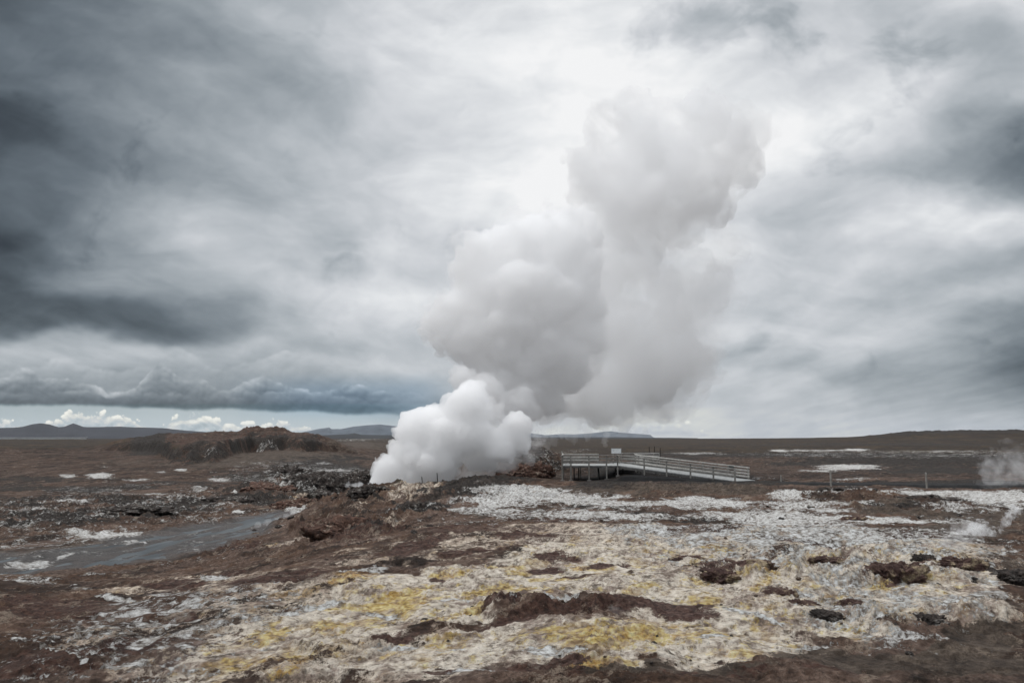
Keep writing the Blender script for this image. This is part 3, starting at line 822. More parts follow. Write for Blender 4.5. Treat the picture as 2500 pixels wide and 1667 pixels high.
def ground_material():
    m, g = material('mineral_ground')
    tcn = g.node('ShaderNodeTexCoord')
    px, py, pz_ = g.sep(tcn.outputs['Object'])
    pos = g.xyz(px, py, pz_)
    # slightly stretched along the direction the slopes run
    ca, sa = math.cos(math.radians(52)), math.sin(math.radians(52))
    al = px * ca + py * sa
    ac = py * ca - px * sa
    st = g.xyz(al * 0.55, ac, pz_)
    A = g.attr('mask_a')
    B = g.attr('mask_b')
    sepA = g.node('ShaderNodeSeparateColor')
    g.link(A.outputs['Color'], sepA.inputs[0])
    sepB = g.node('ShaderNodeSeparateColor')
    g.link(B.outputs['Color'], sepB.inputs[0])
    white, pale, yel = [S(g, o) for o in sepA.outputs]
    maroon = S(g, A.outputs['Alpha'])
    ash, black, heath = [S(g, o) for o in sepB.outputs]
    wet = S(g, B.outputs['Alpha'])
    nA = g.noise(st, 0.6, 11, 0.72, 0.1)
    nB = g.noise(st, 2.1, 10, 0.72, 0.1)
    nC = g.noise(pos, 7.0, 8, 0.68)
    nD = g.noise(pos, 28.0, 5, 0.7)
    nE = g.noise(g.xyz(al * 0.7, ac, 4.0), 0.9, 11, 0.74, 0.1)
    nF = g.noise(g.xyz(px * 0.6, py, 9.0), 3.6, 9, 0.74, 0.0)
    nG = g.noise(pos, 0.20, 10, 0.70, 0.3)
    fine = g.sm(nC, 0.36, 0.64, -0.5, 0.5, 'LINEAR')
    grit = g.sm(nD, 0.36, 0.64, -0.5, 0.5, 'LINEAR')
    # bare soil: dark brown to red brown
    c = g.ramp(nA + fine * 0.10, [(0.34, (.011, .008, .006)), (0.43, (.030, .019, .014)), (0.50, (.066, .041, .029)), (0.58, (.118, .078, .057)), (0.70, (.21, .165, .135))])
    c = g.mixc(g.sm(nF, 0.52, 0.66, 0.0, 0.55), c, (.038, .027, .023))

    du = g.noise(g.xyz(al * 0.35, ac, 41.0), 0.42, 11, 0.70, 0.0)
    c = g.mixc(g.sm(du + fine * 0.04, 0.47, 0.62, 0.0, 0.75), c, g.ramp(nC, [(0.36, (.085, .062, .054)), (0.5, (.17, .132, .118)), (0.64, (.28, .24, .22))]))
    c = g.mixc(g.sm(du + fine * 0.05, 0.46, 0.36, 0.0, 0.7, 'LINEAR'), c, (.030, .021, .018))

    # dark lava plain further out
    c = g.mixc(g.sm(py + (nG - 0.5) * 60.0, 66.0, 96.0, 0.0, 0.9), c, g.mixmul(c, (.56, .54, .53)))

    def cover(mask, nz, amp=3.0, lo=0.42, hi=0.58, th=0.0):
        return g.sm(mask + (nz - 0.5 - th + fine * 0.05 + grit * 0.045) * amp * g.sm(mask, 0.03, 0.22), lo, hi)
    mixn = g.mixf(0.35, nE, nF)
    mixs = g.mixf(0.45, nF, nC)
    # heath
    hc = g.ramp(g.noise(pos, 0.05, 9, 0.72), [(0.38, (.015, .011, .007)), (0.48, (.036, .025, .016)), (0.56, (.052, .041, .020)), (0.66, (.085, .054, .036))])
    hc = g.mixc(g.sm(g.noise(pos, 0.12, 10, 0.8), 0.47, 0.55, 0.0, 0.85), hc, (.014, .012, .009))
    c = g.mixc(cover(heath, nA, 1.2), c, hc)
    # ash
    ac_ = g.ramp(nB + fine * 0.12, [(0.34, (.026, .022, .019)), (0.5, (.072, .062, .054)), (0.66, (.17, .155, .138))])
    c = g.mixc(cover(ash, mixn, 2.6, .35, .8), c, ac_)
    # pale crust: cream with grey, pinkish brown and dark grit worked into it
    m1 = g.noise(st, 1.3, 12, 0.80, 0.0)
    m2 = g.noise(g.xyz(al * 0.8, ac, 11.0), 2.8, 11, 0.80, 0.0)
    m3 = g.noise(g.xyz(al * 0.75, ac, 21.0), 0.8, 12, 0.76, 0.0)
    pc = g.ramp(nC + grit * 0.10, [(0.34, (.20, .17, .14)), (0.43, (.46, .42, .36)), (0.52, (.67, .63, .55)), (0.64, (.80, .77, .70))])
    pc = g.mixc(g.sm(m1, 0.48, 0.60, 0.0, 0.85), pc, g.ramp(nC, [(.38, (.095, .066, .054)), (.6, (.25, .185, .155))]))
    pc = g.mixc(g.sm(m2, 0.515, 0.60, 0.0, 0.82), pc, (.085, .068, .052))
    oc = g.noise(g.xyz(al * 0.7, ac, 51.0), 0.9, 11, 0.74, 0.0)
    pc = g.mixc(g.sm(oc + yel * 0.10, 0.53, 0.64, 0.0, 0.62), pc, g.ramp(nC, [(0.36, (.12, .070, .022)), (0.5, (.32, .215, .085)), (0.64, (.54, .45, .22))]))
    c = g.mixc(cover(g.m('MINIMUM', pale * 1.15, 1.1), g.mixf(0.5, m3, m1), 3.6), c, pc)
    # sulphur: ochre cores with lemon rims, broken up by the grit
    yn = g.mixf(0.5, m2, m3)
    yc = g.ramp(nC + (m1 - 0.5) * 0.9, [(0.33, (.085, .045, .016)), (0.43, (.24, .13, .030)), (0.52, (.46, .29, .070)), (0.62, (.66, .56, .25)), (0.7, (.74, .70, .46))])
    c = g.mixc(cover(yel * 0.8, yn, 7.5, .45, .95, 0.015) * 0.8, c, yc)
    yc2 = g.ramp(nC, [(0.38, (.16, .10, .035)), (0.5, (.50, .38, .12)), (0.62, (.70, .66, .36))])
    c = g.mixc(g.sm(g.m('MINIMUM', pale * 1.5, 1.0) * (g.noise(g.xyz(al * 0.8, ac, 31.0), 2.2, 12, 0.80, 0.0) + yel * 0.07), 0.54, 0.60, 0.0, 0.75), c, yc2)
    # maroon earth
    mc = g.ramp(nC + grit * 0.08, [(0.34, (.018, .010, .008)), (0.48, (.056, .031, .025)), (0.58, (.105, .064, .053)), (0.68, (.18, .125, .108))])
    c = g.mixc(cover(maroon, g.mixf(0.5, m3, m1), 5.0, .42, .62), c, mc)
    # white silica, dirty towards its margins
    wn = g.mixf(0.5, g.mixf(0.4, nG, m3), m2)
    wm_ = white + (wn - 0.505 + fine * 0.03 + grit * 0.03) * 6.5 * g.sm(white, 0.03, 0.22)
    wcov = g.sm(wm_, 0.42, 0.55)
    wc = g.ramp(nC + grit * 0.08 + (g.m('MINIMUM', wm_, 1.1) - 1.0) * 0.16, [(0.32, (.13, .115, .10)), (0.42, (.34, .33, .31)), (0.50, (.56, .57, .56)), (0.60, (.72, .74, .74))])
    c = g.mixc(wcov * 0.95, c, wc)
    # scattered thin pale streaks on brown soil
    stk = g.noise(st, 1.5, 12, 0.80, 0.1)
    c = g.mixc(g.sm(stk, 0.55, 0.60, 0.0, 0.75) * g.sm(heath, 0.1, 0.5, 1.0, 0.0) * g.sm(ash + black, 0.5, 0.9, 1.0, 0.3) * g.sm(pale, 0.3, 0.7, 1.0, 0.0), c, (.29, .265, .235))
    # black ash and lava
    bc = g.ramp(nC, [(0.34, (.006, .006, .006)), (0.52, (.020, .018, .017)), (0.62, (.075, .070, .065))])
    c = g.mixc(cover(black, mixn, 2.8, .38, .60) * g.m('SUBTRACT', 1.0, wcov * 0.7), c, bc)
    # dark specks and pebbly grit
    pv_ = g.voro(pos, 9.0, 1, 0.5)
    c = g.mixc(g.sm(pv_, 0.16, 0.30, 0.75, 0.0) * g.sm(m2, 0.46, 0.56), c, (.040, .030, .024))
    pw_ = g.voro(g.xyz(px + 3.3, py, pz_), 16.0, 1, 0.5)
    c = g.mixc(g.sm(pw_, 0.14, 0.30, 0.5, 0.0) * g.sm(m1, 0.44, 0.56, 1.0, 0.0), c, (.62, .60, .55))
    sp = g.voro(pos, 5.5, 2, 0.6)
    c = g.mixc(g.sm(sp, 0.10, 0.22, 0.6, 0.0) * g.sm(nB, 0.48, 0.56), c, (.035, .026, .022))
    c = g.mixc(g.sm(nD, 0.49, 0.60, 0.0, 0.72) * g.sm(g.m('MAXIMUM', pale, white), 0.2, 0.8, 1.0, 0.45) * g.sm(black, 0.2, 0.8, 1.0, 0.1), c, (.036, .028, .023))
    c = g.mixc(g.m('SUBTRACT', 1.0, wcov * 0.8) * g.sm(pale, 0.2, 0.7, 1.0, 0.35), c, g.mixmul(c, (.86, .74, .64)))
    # wet mud beside the stream
    c = g.mixc(wet * 0.75 * g.m('SUBTRACT', 1.0, wcov * 0.85), c, g.ramp(nB, [(0.3, (.020, .020, .020)), (0.7, (.070, .064, .060))]))
    hgt = nB * 0.08 + nF * 0.07 + nC * 0.06 + nD * 0.03 + wcov * 0.02
    rgh = g.mixf(wet, 0.92, 0.45)
    finish(g, c, rgh, hgt, 1.0, 0.9, 0.25)
    return m


gm.materials.append(ground_material())

# ------------------------------------------------------------------ stream water
sx, sy = np.meshgrid(np.linspace(-46, -8, 160), np.linspace(24, 72, 200))
sx, sy = sx.ravel(), sy.ravel()
cdw = chan(sx, sy)
keepv = cdw < 1.9
fidx = []
for i in range(199):
    for j in range(159):
        q = [i * 160 + j, i * 160 + j + 1, (i + 1) * 160 + j + 1, (i + 1) * 160 + j]
        if keepv[q].all():
            fidx.append(q)
fidx = np.array(fidx)
used, inv = np.unique(fidx.ravel(), return_inverse=True)
wm = mk_mesh('water', np.stack([sx[used], sy[used], np.full(len(used), WATER_Z)], -1), inv.reshape(-1, 4))
wat = bpy.data.objects.new('water', wm)
wat['kind'] = 'structure'
col.objects.link(wat)
m, g = material('milky_water')
tcn = g.node('ShaderNodeTexCoord')
mp_ = g.node('ShaderNodeMapping')
g.link(tcn.outputs['Object'], mp_.inputs[0])
mp_.inputs['Scale'].default_value = (1.6, 0.35, 1)
nn = g.noise(mp_.outputs[0], 0.6, 8, 0.65, 0.6)
finish(g, g.ramp(nn, [(0.36, (.016, .019, .021)), (0.5, (.046, .054, .058)), (0.64, (.095, .105, .108))]), 0.42,
       g.noise(tcn.outputs['Object'], 2.5, 4, 0.5), 0.05, 0.5, 0.3)
wm.materials.append(m)


# ------------------------------------------------------------------ far hills
def hills(name, pts, dist, depth, colr, seed, jag=0.03):
    us = np.linspace(pts[0][0], pts[-1][0], 260)
    hs = np.interp(us, [p[0] for p in pts], [p[1] for p in pts])
    n = 14
    V, F = [], []
    xs = (us - 1250) / FPX * dist
    hh = (1070 - hs) / FPX * dist
    for k in range(n + 1):
        f = k / n
        prof = math.sin(f * math.pi) ** 0.8
        yy = dist + (f - 0.5) * depth
        nz = fbm(xs * 0.004 / (dist / 5000) + k * 0.4, np.full(xs.shape, k * 0.45), 5, 0.55, seed=seed)
        zz = (hh + EYE) * prof * (1 + nz * 0.22 * (1 - prof * 0.75)) + nz * jag * 30 * (prof > 0.95) - 2
        V += [(xs[i] * yy / dist, yy, zz[i]) for i in range(len(us))]
    w = len(us)
    for k in range(n):
        for i in range(w - 1):
            F.append((k * w + i, k * w + i + 1, (k + 1) * w + i + 1, (k + 1) * w + i))
    me = mk_mesh(name, np.array(V), np.array(F))
    o = bpy.data.objects.new(name, me)
    o['kind'] = 'structure'
    col.objects.link(o)
    m, g = material(name + '_soil')
    t = g.node('ShaderNodeTexCoord')
    nz = g.noise(t.outputs['Object'], 0.006, 8, 0.65)
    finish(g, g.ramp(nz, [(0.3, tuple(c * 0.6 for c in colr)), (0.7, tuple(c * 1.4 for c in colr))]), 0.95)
    me.materials.append(m)
    return o


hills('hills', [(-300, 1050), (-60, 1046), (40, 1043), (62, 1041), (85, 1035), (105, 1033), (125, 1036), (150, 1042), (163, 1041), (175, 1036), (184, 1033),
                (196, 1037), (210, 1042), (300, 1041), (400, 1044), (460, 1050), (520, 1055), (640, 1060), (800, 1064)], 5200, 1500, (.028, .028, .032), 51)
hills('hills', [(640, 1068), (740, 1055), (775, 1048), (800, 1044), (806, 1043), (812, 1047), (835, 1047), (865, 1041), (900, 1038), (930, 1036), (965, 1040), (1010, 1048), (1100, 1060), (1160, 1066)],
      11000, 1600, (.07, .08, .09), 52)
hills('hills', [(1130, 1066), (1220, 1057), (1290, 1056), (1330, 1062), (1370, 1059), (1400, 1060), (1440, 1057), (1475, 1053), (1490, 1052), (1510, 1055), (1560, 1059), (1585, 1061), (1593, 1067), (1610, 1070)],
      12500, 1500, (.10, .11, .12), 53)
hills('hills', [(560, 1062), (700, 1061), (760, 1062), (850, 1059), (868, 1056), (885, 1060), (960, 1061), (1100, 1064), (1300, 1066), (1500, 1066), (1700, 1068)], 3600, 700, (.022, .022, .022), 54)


# ------------------------------------------------------------------ object helpers
def tag(o, label, cat, group=None, kind=None):
    o['label'] = label
    o['category'] = cat
    if group:
        o['group'] = group
    if kind:
        o['kind'] = kind
    return o


def empty(name, loc):
    o = bpy.data.objects.new(name, None)
    o.location = loc
    o.empty_display_size = 0.3
    col.objects.link(o)
    return o


class MB:
    def __init__(self):
        self.v, self.f = [], []

    def bar(self, p, q, w, h, up=(0, 0, 1)):
        """rectangular bar from p to q, w wide, h high, with a small chamfer"""
        p, q = Vector(p), Vector(q)
        d = (q - p).normalized()
        up = Vector(up)
        if abs(d.dot(up)) > 0.95:
            up = Vector((0, 1, 0))
        s = d.cross(up).normalized()
        t = s.cross(d).normalized()
        c = min(w, h) * 0.14
        prof = [(-w / 2 + c, -h / 2), (w / 2 - c, -h / 2), (w / 2, -h / 2 + c), (w / 2, h / 2 - c), (w / 2 - c, h / 2), (-w / 2 + c, h / 2), (-w / 2, h / 2 - c), (-w / 2, -h / 2 + c)]
        b = len(self.v)
        for e in (p, q):
            for a_, b_ in prof:
                self.v.append(e + s * a_ + t * b_)
        for k in range(8):
            self.f.append((b + k, b + (k + 1) % 8, b + 8 + (k + 1) % 8, b + 8 + k))
        self.f.append(tuple(b + k for k in reversed(range(8))))
        self.f.append(tuple(b + 8 + k for k in range(8)))
        return self

    def slab(self, poly, z0, z1):
        """poly of (x,y,dz)"""
        b = len(self.v)
        n = len(poly)
        for p in poly:
            dz_ = p[2] if len(p) > 2 else 0
            self.v.append(Vector((p[0], p[1], z0 + dz_)))
        for p in poly:
            dz_ = p[2] if len(p) > 2 else 0
            self.v.append(Vector((p[0], p[1], z1 + dz_)))
        self.f.append(tuple(b + k for k in reversed(range(n))))
        self.f.append(tuple(b + n + k for k in range(n)))
        for k in range(n):
            self.f.append((b + k, b + (k + 1) % n, b + n + (k + 1) % n, b + n + k))
        return self

    def tube(self, pts, r, n=6):
        b = len(self.v)
        for i, p in enumerate(pts):
            p = Vector(p)
            d = (Vector(pts[min(i + 1, len(pts) - 1)]) - Vector(pts[max(i - 1, 0)])).normalized()
            up = Vector((0, 0, 1)) if abs(d.z) < 0.9 else Vector((0, 1, 0))
            s = d.cross(up).normalized()
            t = s.cross(d)
            rr_ = r[i] if isinstance(r, (list, tuple)) else r
            for k in range(n):
                an = 2 * math.pi * k / n
                self.v.append(p + (s * math.cos(an) + t * math.sin(an)) * rr_)
        for i in range(len(pts) - 1):
            for k in range(n):
                self.f.append((b + i * n + k, b + i * n + (k + 1) % n, b + (i + 1) * n + (k + 1) % n, b + (i + 1) * n + k))
        self.f.append(tuple(b + k for k in reversed(range(n))))
        self.f.append(tuple(b + (len(pts) - 1) * n + k for k in range(n)))
        return self

    def build(self, name, mat, parent=None, loc=None):
        me = bpy.data.meshes.new(name)
        off = Vector(parent.location) if parent is not None and loc is None else Vector(loc or (0, 0, 0))
        if parent is not None and parent.parent is not None and loc is None:
            off = Vector(parent.parent.location) + Vector(parent.location)
        me.from_pydata([tuple(v - off) for v in self.v], [], self.f)
        me.materials.append(mat)
        o = bpy.data.objects.new(name, me)
        col.objects.link(o)
        if parent is not None:
            o.parent = parent
        else:
            o.location = off
        return o


def wood(name, c0, c1, spotty=0.5):
    m, g = material(name)
    t = g.node('ShaderNodeTexCoord')
    n = g.noise(t.outputs['Object'], 3.0, 6, 0.6)
    n2 = g.noise(t.outputs['Object'], 25.0, 4, 0.6)
    c = g.mixc(g.sm(n, 0.35, 0.65), c0, c1)
    c = g.mixc(g.sm(n2, 0.5, 0.7, 0.0, spotty), c, tuple(x * 0.45 for x in c0))
    finish(g, c, 0.8, n2, 0.01, 0.4)
    return m


M_POST = wood('weathered_post_wood', (.22, .21, .19), (.36, .345, .315))
M_RAIL = wood('weathered_rail_wood', (.42, .41, .38), (.62, .60, .56))
M_DECK = wood('pale_deck_boards', (.32, .33, .32), (.48, .49, .48), 0.5)
M_BEAM = wood('beam_wood', (.10, .10, .095), (.17, .165, .155))
M_CONC = wood('concrete_pad', (.20, .19, .18), (.32, .30, .28))
M_DARKP = wood('dark_stake_wood', (.025, .022, .02), (.05, .045, .04))

# ------------------------------------------------------------------ viewing platform
root = empty('viewing_platform', (9, 90, 0.0))
tag(root, 'weathered wooden viewing platform on legs with a long railed ramp leading down to the right', 'platform')
DZ = 1.60
main = [(5.43, 87), (11.4, 87), (13.7, 88.62), (14.4, 94.3), (6.0, 94.3)]
wing = [(11.2, 94.32), (14.4, 94.32), (18.0, 98.6), (17.7, 100.6), (13.6, 100.2)]
MB().slab(main, DZ - 0.06, DZ).build('deck', M_DECK, root)
MB().slab(wing, DZ - 0.06, DZ - 0.003).build('deck', M_DECK, root)
d = Vector((9.03, -13.0, 0)).normalized()
nrm = Vector((-d.y, d.x, 0)) * 1.0
RL = 15.9
RA = Vector((11.4, 87, 0))
RB = RA + d * RL
wdt = 2.75
drop = 0.98
rp = [(RA.x, RA.y, 0), (RB.x, RB.y, -drop), (RB.x + nrm.x * wdt, RB.y + nrm.y * wdt, -drop), (RA.x + nrm.x * wdt, RA.y + nrm.y * wdt, 0)]
MB().slab(rp, DZ - 0.058, DZ + 0.003).build('ramp_deck', M_DECK, root)
# boards joints as shallow battens at the ramp's lip and edge beams
bm = MB()
for p, q in zip(main, main[1:] + main[:1]):
    bm.bar((p[0], p[1], DZ - 0.17), (q[0], q[1], DZ - 0.17), 0.07, 0.2)
bm.build('edge_beam', M_BEAM, root)
bm = MB()
for p, q in zip(wing, wing[1:] + wing[:1]):
    bm.bar((p[0], p[1], DZ - 0.17), (q[0], q[1], DZ - 0.17), 0.065, 0.2)
bm.build('edge_beam', M_BEAM, root)
for off in (0, wdt):
    o0 = RA + nrm * off
    o1 = RB + nrm * off
    MB().bar((o0.x, o0.y, DZ - 0.17), (o1.x, o1.y, DZ - 0.17 - drop), 0.08, 0.2).build('edge_beam', M_BEAM, root)


def post(x, y, ztop, width=0.15, foot=True, mat=None):
    zg = gz(x, y)
    p = MB().bar((x, y, zg - 0.25), (x, y, ztop), width, width).build('post', mat or M_POST, root)
    if foot:
        f_ = MB().slab([(x - .22, y - .22), (x + .22, y - .22), (x + .2, y + .2), (x - .2, y + .2)], zg - 0.1, zg + 0.12)
        f_.build('footing', M_CONC, p)
    return p


for px_ in (5.43, 6.35, 8.3, 10.2):
    post(px_, 86.93, DZ + 1.1)
post(11.4, 86.93, DZ + 1.1)
for q, dz_ in ((0.26, 0), (0.46, 0), (0.66, 0), (0.84, 0), (1.0, 0)):
    c = RA + d * (RL * q) - nrm * 0.06
    post(c.x, c.y, DZ - drop * q + 1.12)
for q in (0.02, 0.2, 0.4, 0.6, 0.8, 0.95):
    c = RA + d * (RL * q) + nrm * (wdt + 0.06)
    post(c.x, c.y, DZ - drop * q + 1.12, foot=False)
for x_, y_ in ((6.0, 94.36), (8.0, 94.36), (10.1, 94.36), (14.46, 94.2), (18.05, 98.6), (17.75, 100.65), (15.6, 100.45), (13.6, 100.25)):
    post(x_, y_, DZ + 1.12, foot=False)
post(5.72, 90.6, DZ + 1.1, foot=False)
# inner supports under the deck
for x_, y_ in ((6.9, 89.6), (7.6, 91.8), (9.6, 89.8), (9.9, 92.0), (11.6, 90.0), (12.6, 91.5), (8.9, 93.6), (12.4, 97.0), (15.4, 97.6)):
    zg = gz(x_, y_)
    MB().bar((x_, y_, zg - .2), (x_, y_, DZ - 0.08), 0.13, 0.13).build('leg', M_DARKP if rnd.random() < .5 else M_BEAM, root)
# leaning loose end of the corner rail
MB().bar((5.95, 94.3, DZ + 1.05), (5.83, 94.3, DZ + 1.42), 0.07, 0.09).build('post_cap', M_DECK, root)


def rails(p, q, mat, hs=(1.08, 0.74, 0.40), top=True):
    p, q = Vector(p), Vector(q)
    for k, h in enumerate(hs):
        w_, hh_ = (0.16, 0.10) if (k == 0 and top) else (0.05, 0.16)
        MB().bar(p + Vector((0, 0, h)), q + Vector((0, 0, h)), w_, hh_).build('rail', mat, root)


rails((5.38, 86.85, DZ), (11.45, 86.85, DZ), M_POST)
rails((5.43, 86.95, DZ), (6.0, 94.3, DZ), M_RAIL)
rails((5.95, 94.27, DZ), (10.15, 94.27, DZ), M_RAIL)
c0 = RA - nrm * 0.13
c1 = RB - nrm * 0.13
rails((c0.x, c0.y, DZ), (c1.x, c1.y, DZ - drop), M_POST, (1.1, 0.78, 0.42))
c0 = RA + nrm * (wdt)
c1 = RA + d * (RL * 0.96) + nrm * (wdt)
rails((c0.x, c0.y, DZ), (c1.x, c1.y, DZ - drop * 0.96), M_RAIL, (1.1, 0.82, 0.54, 0.26))
rails((13.75, 88.7, DZ), (14.4, 94.2, DZ), M_RAIL)
rails((14.45, 94.3, DZ), (18.0, 98.6, DZ), M_RAIL)
rails((18.0, 98.6, DZ), (17.7, 100.6, DZ), M_RAIL)
rails((17.7, 100.6, DZ), (13.6, 100.2, DZ), M_RAIL)

# information board standing on the platform
ib = empty('information_board', (12.0, 92.6, DZ))
tag(ib, 'white information board on two short posts at the back of the wooden platform', 'sign')
for dx_ in (-0.36, 0.36):
    MB().bar((12.0 + dx_, 92.6, DZ), (12.0 + dx_, 92.6, DZ + 1.25), 0.07, 0.07).build('post', M_POST, ib)
m, g = material('white_board')
t = g.node('ShaderNodeTexCoord')
finish(g, g.ramp(g.noise(t.outputs['Object'], 9, 4, 0.6), [(0.3, (.70, .72, .73)), (0.7, (.80, .82, .82))]), 0.5)
MWHITE = m
m, g = material('board_frame')
finish(g, (.30, .30, .29), 0.7)
MFRAME = m
m, g = material('board_print')
finish(g, (.42, .44, .46), 0.6)
MPRINT = m
pb = MB().slab([(11.45, 92.50), (12.55, 92.50), (12.55, 92.545), (11.45, 92.545)], DZ + 1.20, DZ + 1.74).build('panel', MWHITE, ib)
fr = MB()
fr.bar((11.41, 92.52, DZ + 1.765), (12.59, 92.52, DZ + 1.765), 0.08, 0.045)
fr.bar((11.41, 92.52, DZ + 1.175), (12.59, 92.52, DZ + 1.175), 0.08, 0.045)
fr.bar((11.43, 92.52, DZ + 1.19), (11.43, 92.52, DZ + 1.75), 0.045, 0.08)
fr.bar((12.57, 92.52, DZ + 1.19), (12.57, 92.52, DZ + 1.75), 0.045, 0.08)
fr.build('frame', MFRAME, ib)
for k, (a_, w_, z_) in enumerate([(11.58, .22, 1.60), (11.58, .18, 1.55), (11.58, .2, 1.50), (11.58, .14, 1.45), (12.02, .05, 1.40), (12.06, .04, 1.48), (12.00, .05, 1.56), (12.3, .14, 1.34)]):
    MB().bar((a_, 92.494, DZ + z_), (a_ + w_, 92.494, DZ + z_), 0.012, 0.022).build('print', MPRINT, ib)

# grey notice plate fixed to the far rail of the ramp
c = RA + d * (RL * 0.835) + nrm * (wdt - 0.12)
zc = DZ - drop * 0.835 + 0.93
sgn = empty('notice_plate', (c.x, c.y, zc))
tag(sgn, 'small dark grey notice plate fixed to the ramp railing near its lower end', 'sign')
m, g = material('grey_plate')
t = g.node('ShaderNodeTexCoord')
finish(g, g.ramp(g.noise(t.outputs['Object'], 6, 4, 0.6), [(0.3, (.055, .06, .058)), (0.7, (.08, .085, .082))]), 0.6)
a_ = c - d * 0.28
b_ = c + d * 0.28
MB().bar((a_.x, a_.y, zc), (b_.x, b_.y, zc - .03), 0.03, 0.36).build('plate', m, sgn)
for e in (-0.2, 0.2):
    k_ = c + d * e + nrm * 0.04
    MB().bar((k_.x, k_.y, zc - 0.2), (k_.x, k_.y, zc + 0.16), 0.04, 0.04).build('bracket', M_POST, sgn)

# ------------------------------------------------------------------ path embankment
cross = [(-3.2, -0.75), (-2.1, -0.30), (-1.5, -0.02), (-1.3, 0.03), (0, 0.06), (1.3, 0.03), (1.6, -0.05), (2.6, -0.55)]
pts = []
for i in range(len(PATH) - 1):
    for k in range(24):
        f = k / 24
        pts.append((PATH[i][0] * (1 - f) + PATH[i + 1][0] * f, PATH[i][1] * (1 - f) + PATH[i + 1][1] * f, PATHZ[i] * (1 - f) + PATHZ[i + 1] * f))
pts = np.array(pts)
for _ in range(30):
    pts[1:-1] = (pts[:-2] + 2 * pts[1:-1] + pts[2:]) / 4
tan = np.gradient(pts[:, :2], axis=0)
tan /= np.hypot(tan[:, 0], tan[:, 1])[:, None]
nv = np.stack([-tan[:, 1], tan[:, 0]], -1)
V = []
NS = 40
cs = np.interp(np.linspace(0, 1, NS), np.linspace(0, 1, len(cross)), [c[0] for c in cross])
cz = np.interp(np.linspace(0, 1, NS), np.linspace(0, 1, len(cross)), [c[1] for c in cross])
for k in range(len(pts)):
    sxx = pts[k, 0] + nv[k, 0] * cs
    syy = pts[k, 1] + nv[k, 1] * cs
    szz = pts[k, 2] + cz + 0.05 * fbm(sxx * 2, syy * 2, 4, seed=61) + 0.07 * fbm(sxx * 0.5, syy * 0.5, 2, seed=62)
    V.append(np.stack([sxx, syy, szz], -1))
V = np.concatenate(V)
i_, j_ = np.meshgrid(np.arange(len(pts) - 1), np.arange(NS - 1), indexing='ij')
q = (i_ * NS + j_).ravel()
me = mk_mesh('path', V, np.stack([q, q + NS, q + NS + 1, q + 1], -1)[:, ::-1])
po = bpy.data.objects.new('path', me)
po['kind'] = 'structure'
col.objects.link(po)
m, g = material('black_gravel')
t = g.node('ShaderNodeTexCoord')
n = g.noise(t.outputs['Object'], 1.4, 8, 0.7)
n2 = g.noise(t.outputs['Object'], 14, 6, 0.7)
finish(g, g.mixc(g.sm(n, 0.35, 0.7), (.006, .006, .006), (.019, .018, .018)), 0.95, n2, 0.05, 0.8)
me.materials.append(m)

# ------------------------------------------------------------------ rope fence beside the path
fx = [at(1907, 1180, 72), at(2029, 1193, 59.5), at(2263, 1189, 61), at(2590, 1190, 62)]
rf = empty('rope_fence', (float(fx[1][0]), float(fx[1][1]), gz(fx[1][0], fx[1][1])))
tag(rf, 'low fence of grey wooden posts joined by a sagging rope beside the black gravel path', 'fence')
tops = []
for k, p in enumerate(fx):
    zg = gz(p[0], p[1])
    hgt = (0.95, 1.2, 1.22, 1.2)[k]
    ln = (0.0, 0.01, -0.02, 0.03)[k]
    wd = (0.05, .062, .062, .062)[k]
    MB().tube([(p[0], p[1], zg - 0.3), (p[0] + ln * .5, p[1], zg + hgt * .5), (p[0] + ln, p[1], zg + hgt), (p[0] + ln, p[1], zg + hgt + .02)],
              [wd * 1.15, wd * 1.05, wd, wd * .6], 8).build('post', M_POST, rf)
    tops.append(Vector((p[0] + ln, p[1], zg + hgt - 0.1)))
tops.insert(0, Vector((RB.x + nrm.x * wdt, RB.y + nrm.y * wdt, DZ - drop + 0.9)))
for a_, b_ in zip(tops[:-1], tops[1:]):
    L = (b_ - a_).length
    seg = [a_.lerp(b_, k / 16) - Vector((0, 0, 4 * 0.045 * L * (k / 16) * (1 - k / 16))) for k in range(17)]
    MB().tube(seg, 0.009, 5).build('rope', M_BEAM, rf)

# two stakes with a wire in the steam
for k, (u, v0, v1, lean) in enumerate(((1034, 1163, 1177, -0.16), (1070, 1154, 1174, -0.12))):
    b0 = at(u, v1, 69.5)
    b0[2] = min(b0[2], gz(b0[0], b0[1]) + 0.1)
    zt = at(u, v0, 69.5)[2]
    st_ = MB().tube([(b0[0], b0[1], gz(b0[0], b0[1]) - .3), (b0[0] + lean * .5, b0[1], (b0[2] + zt) / 2), (b0[0] + lean, b0[1], zt)], [.045, .042, .035], 7).build('stake', M_DARKP)
    tag(st_, ('shorter thin dark stake leaning in the steam over the vent', 'taller thin dark stake leaning in the steam over the vent')[k], 'stake')
# slim dark posts behind the platform
for k, (u, vt, vb, y_) in enumerate(((1585, 1090, 1106, 118), (1598, 1090, 1107, 117), (1612, 1093, 1107, 116))):
    p0, p1 = at(u, vb, y_), at(u, vt, y_)
    o = MB().tube([(p0[0], p0[1], gz(p0[0], p0[1]) - .3), tuple(p1 * .5 + p0 * .5), tuple(p1)], [.06, .055, .05], 7).build('fence_post', M_DARKP)
    tag(o, ('leftmost', 'middle', 'rightmost')[k] + ' of three slim dark posts standing behind the platform by the heath', 'post', 'slim dark posts behind the platform')

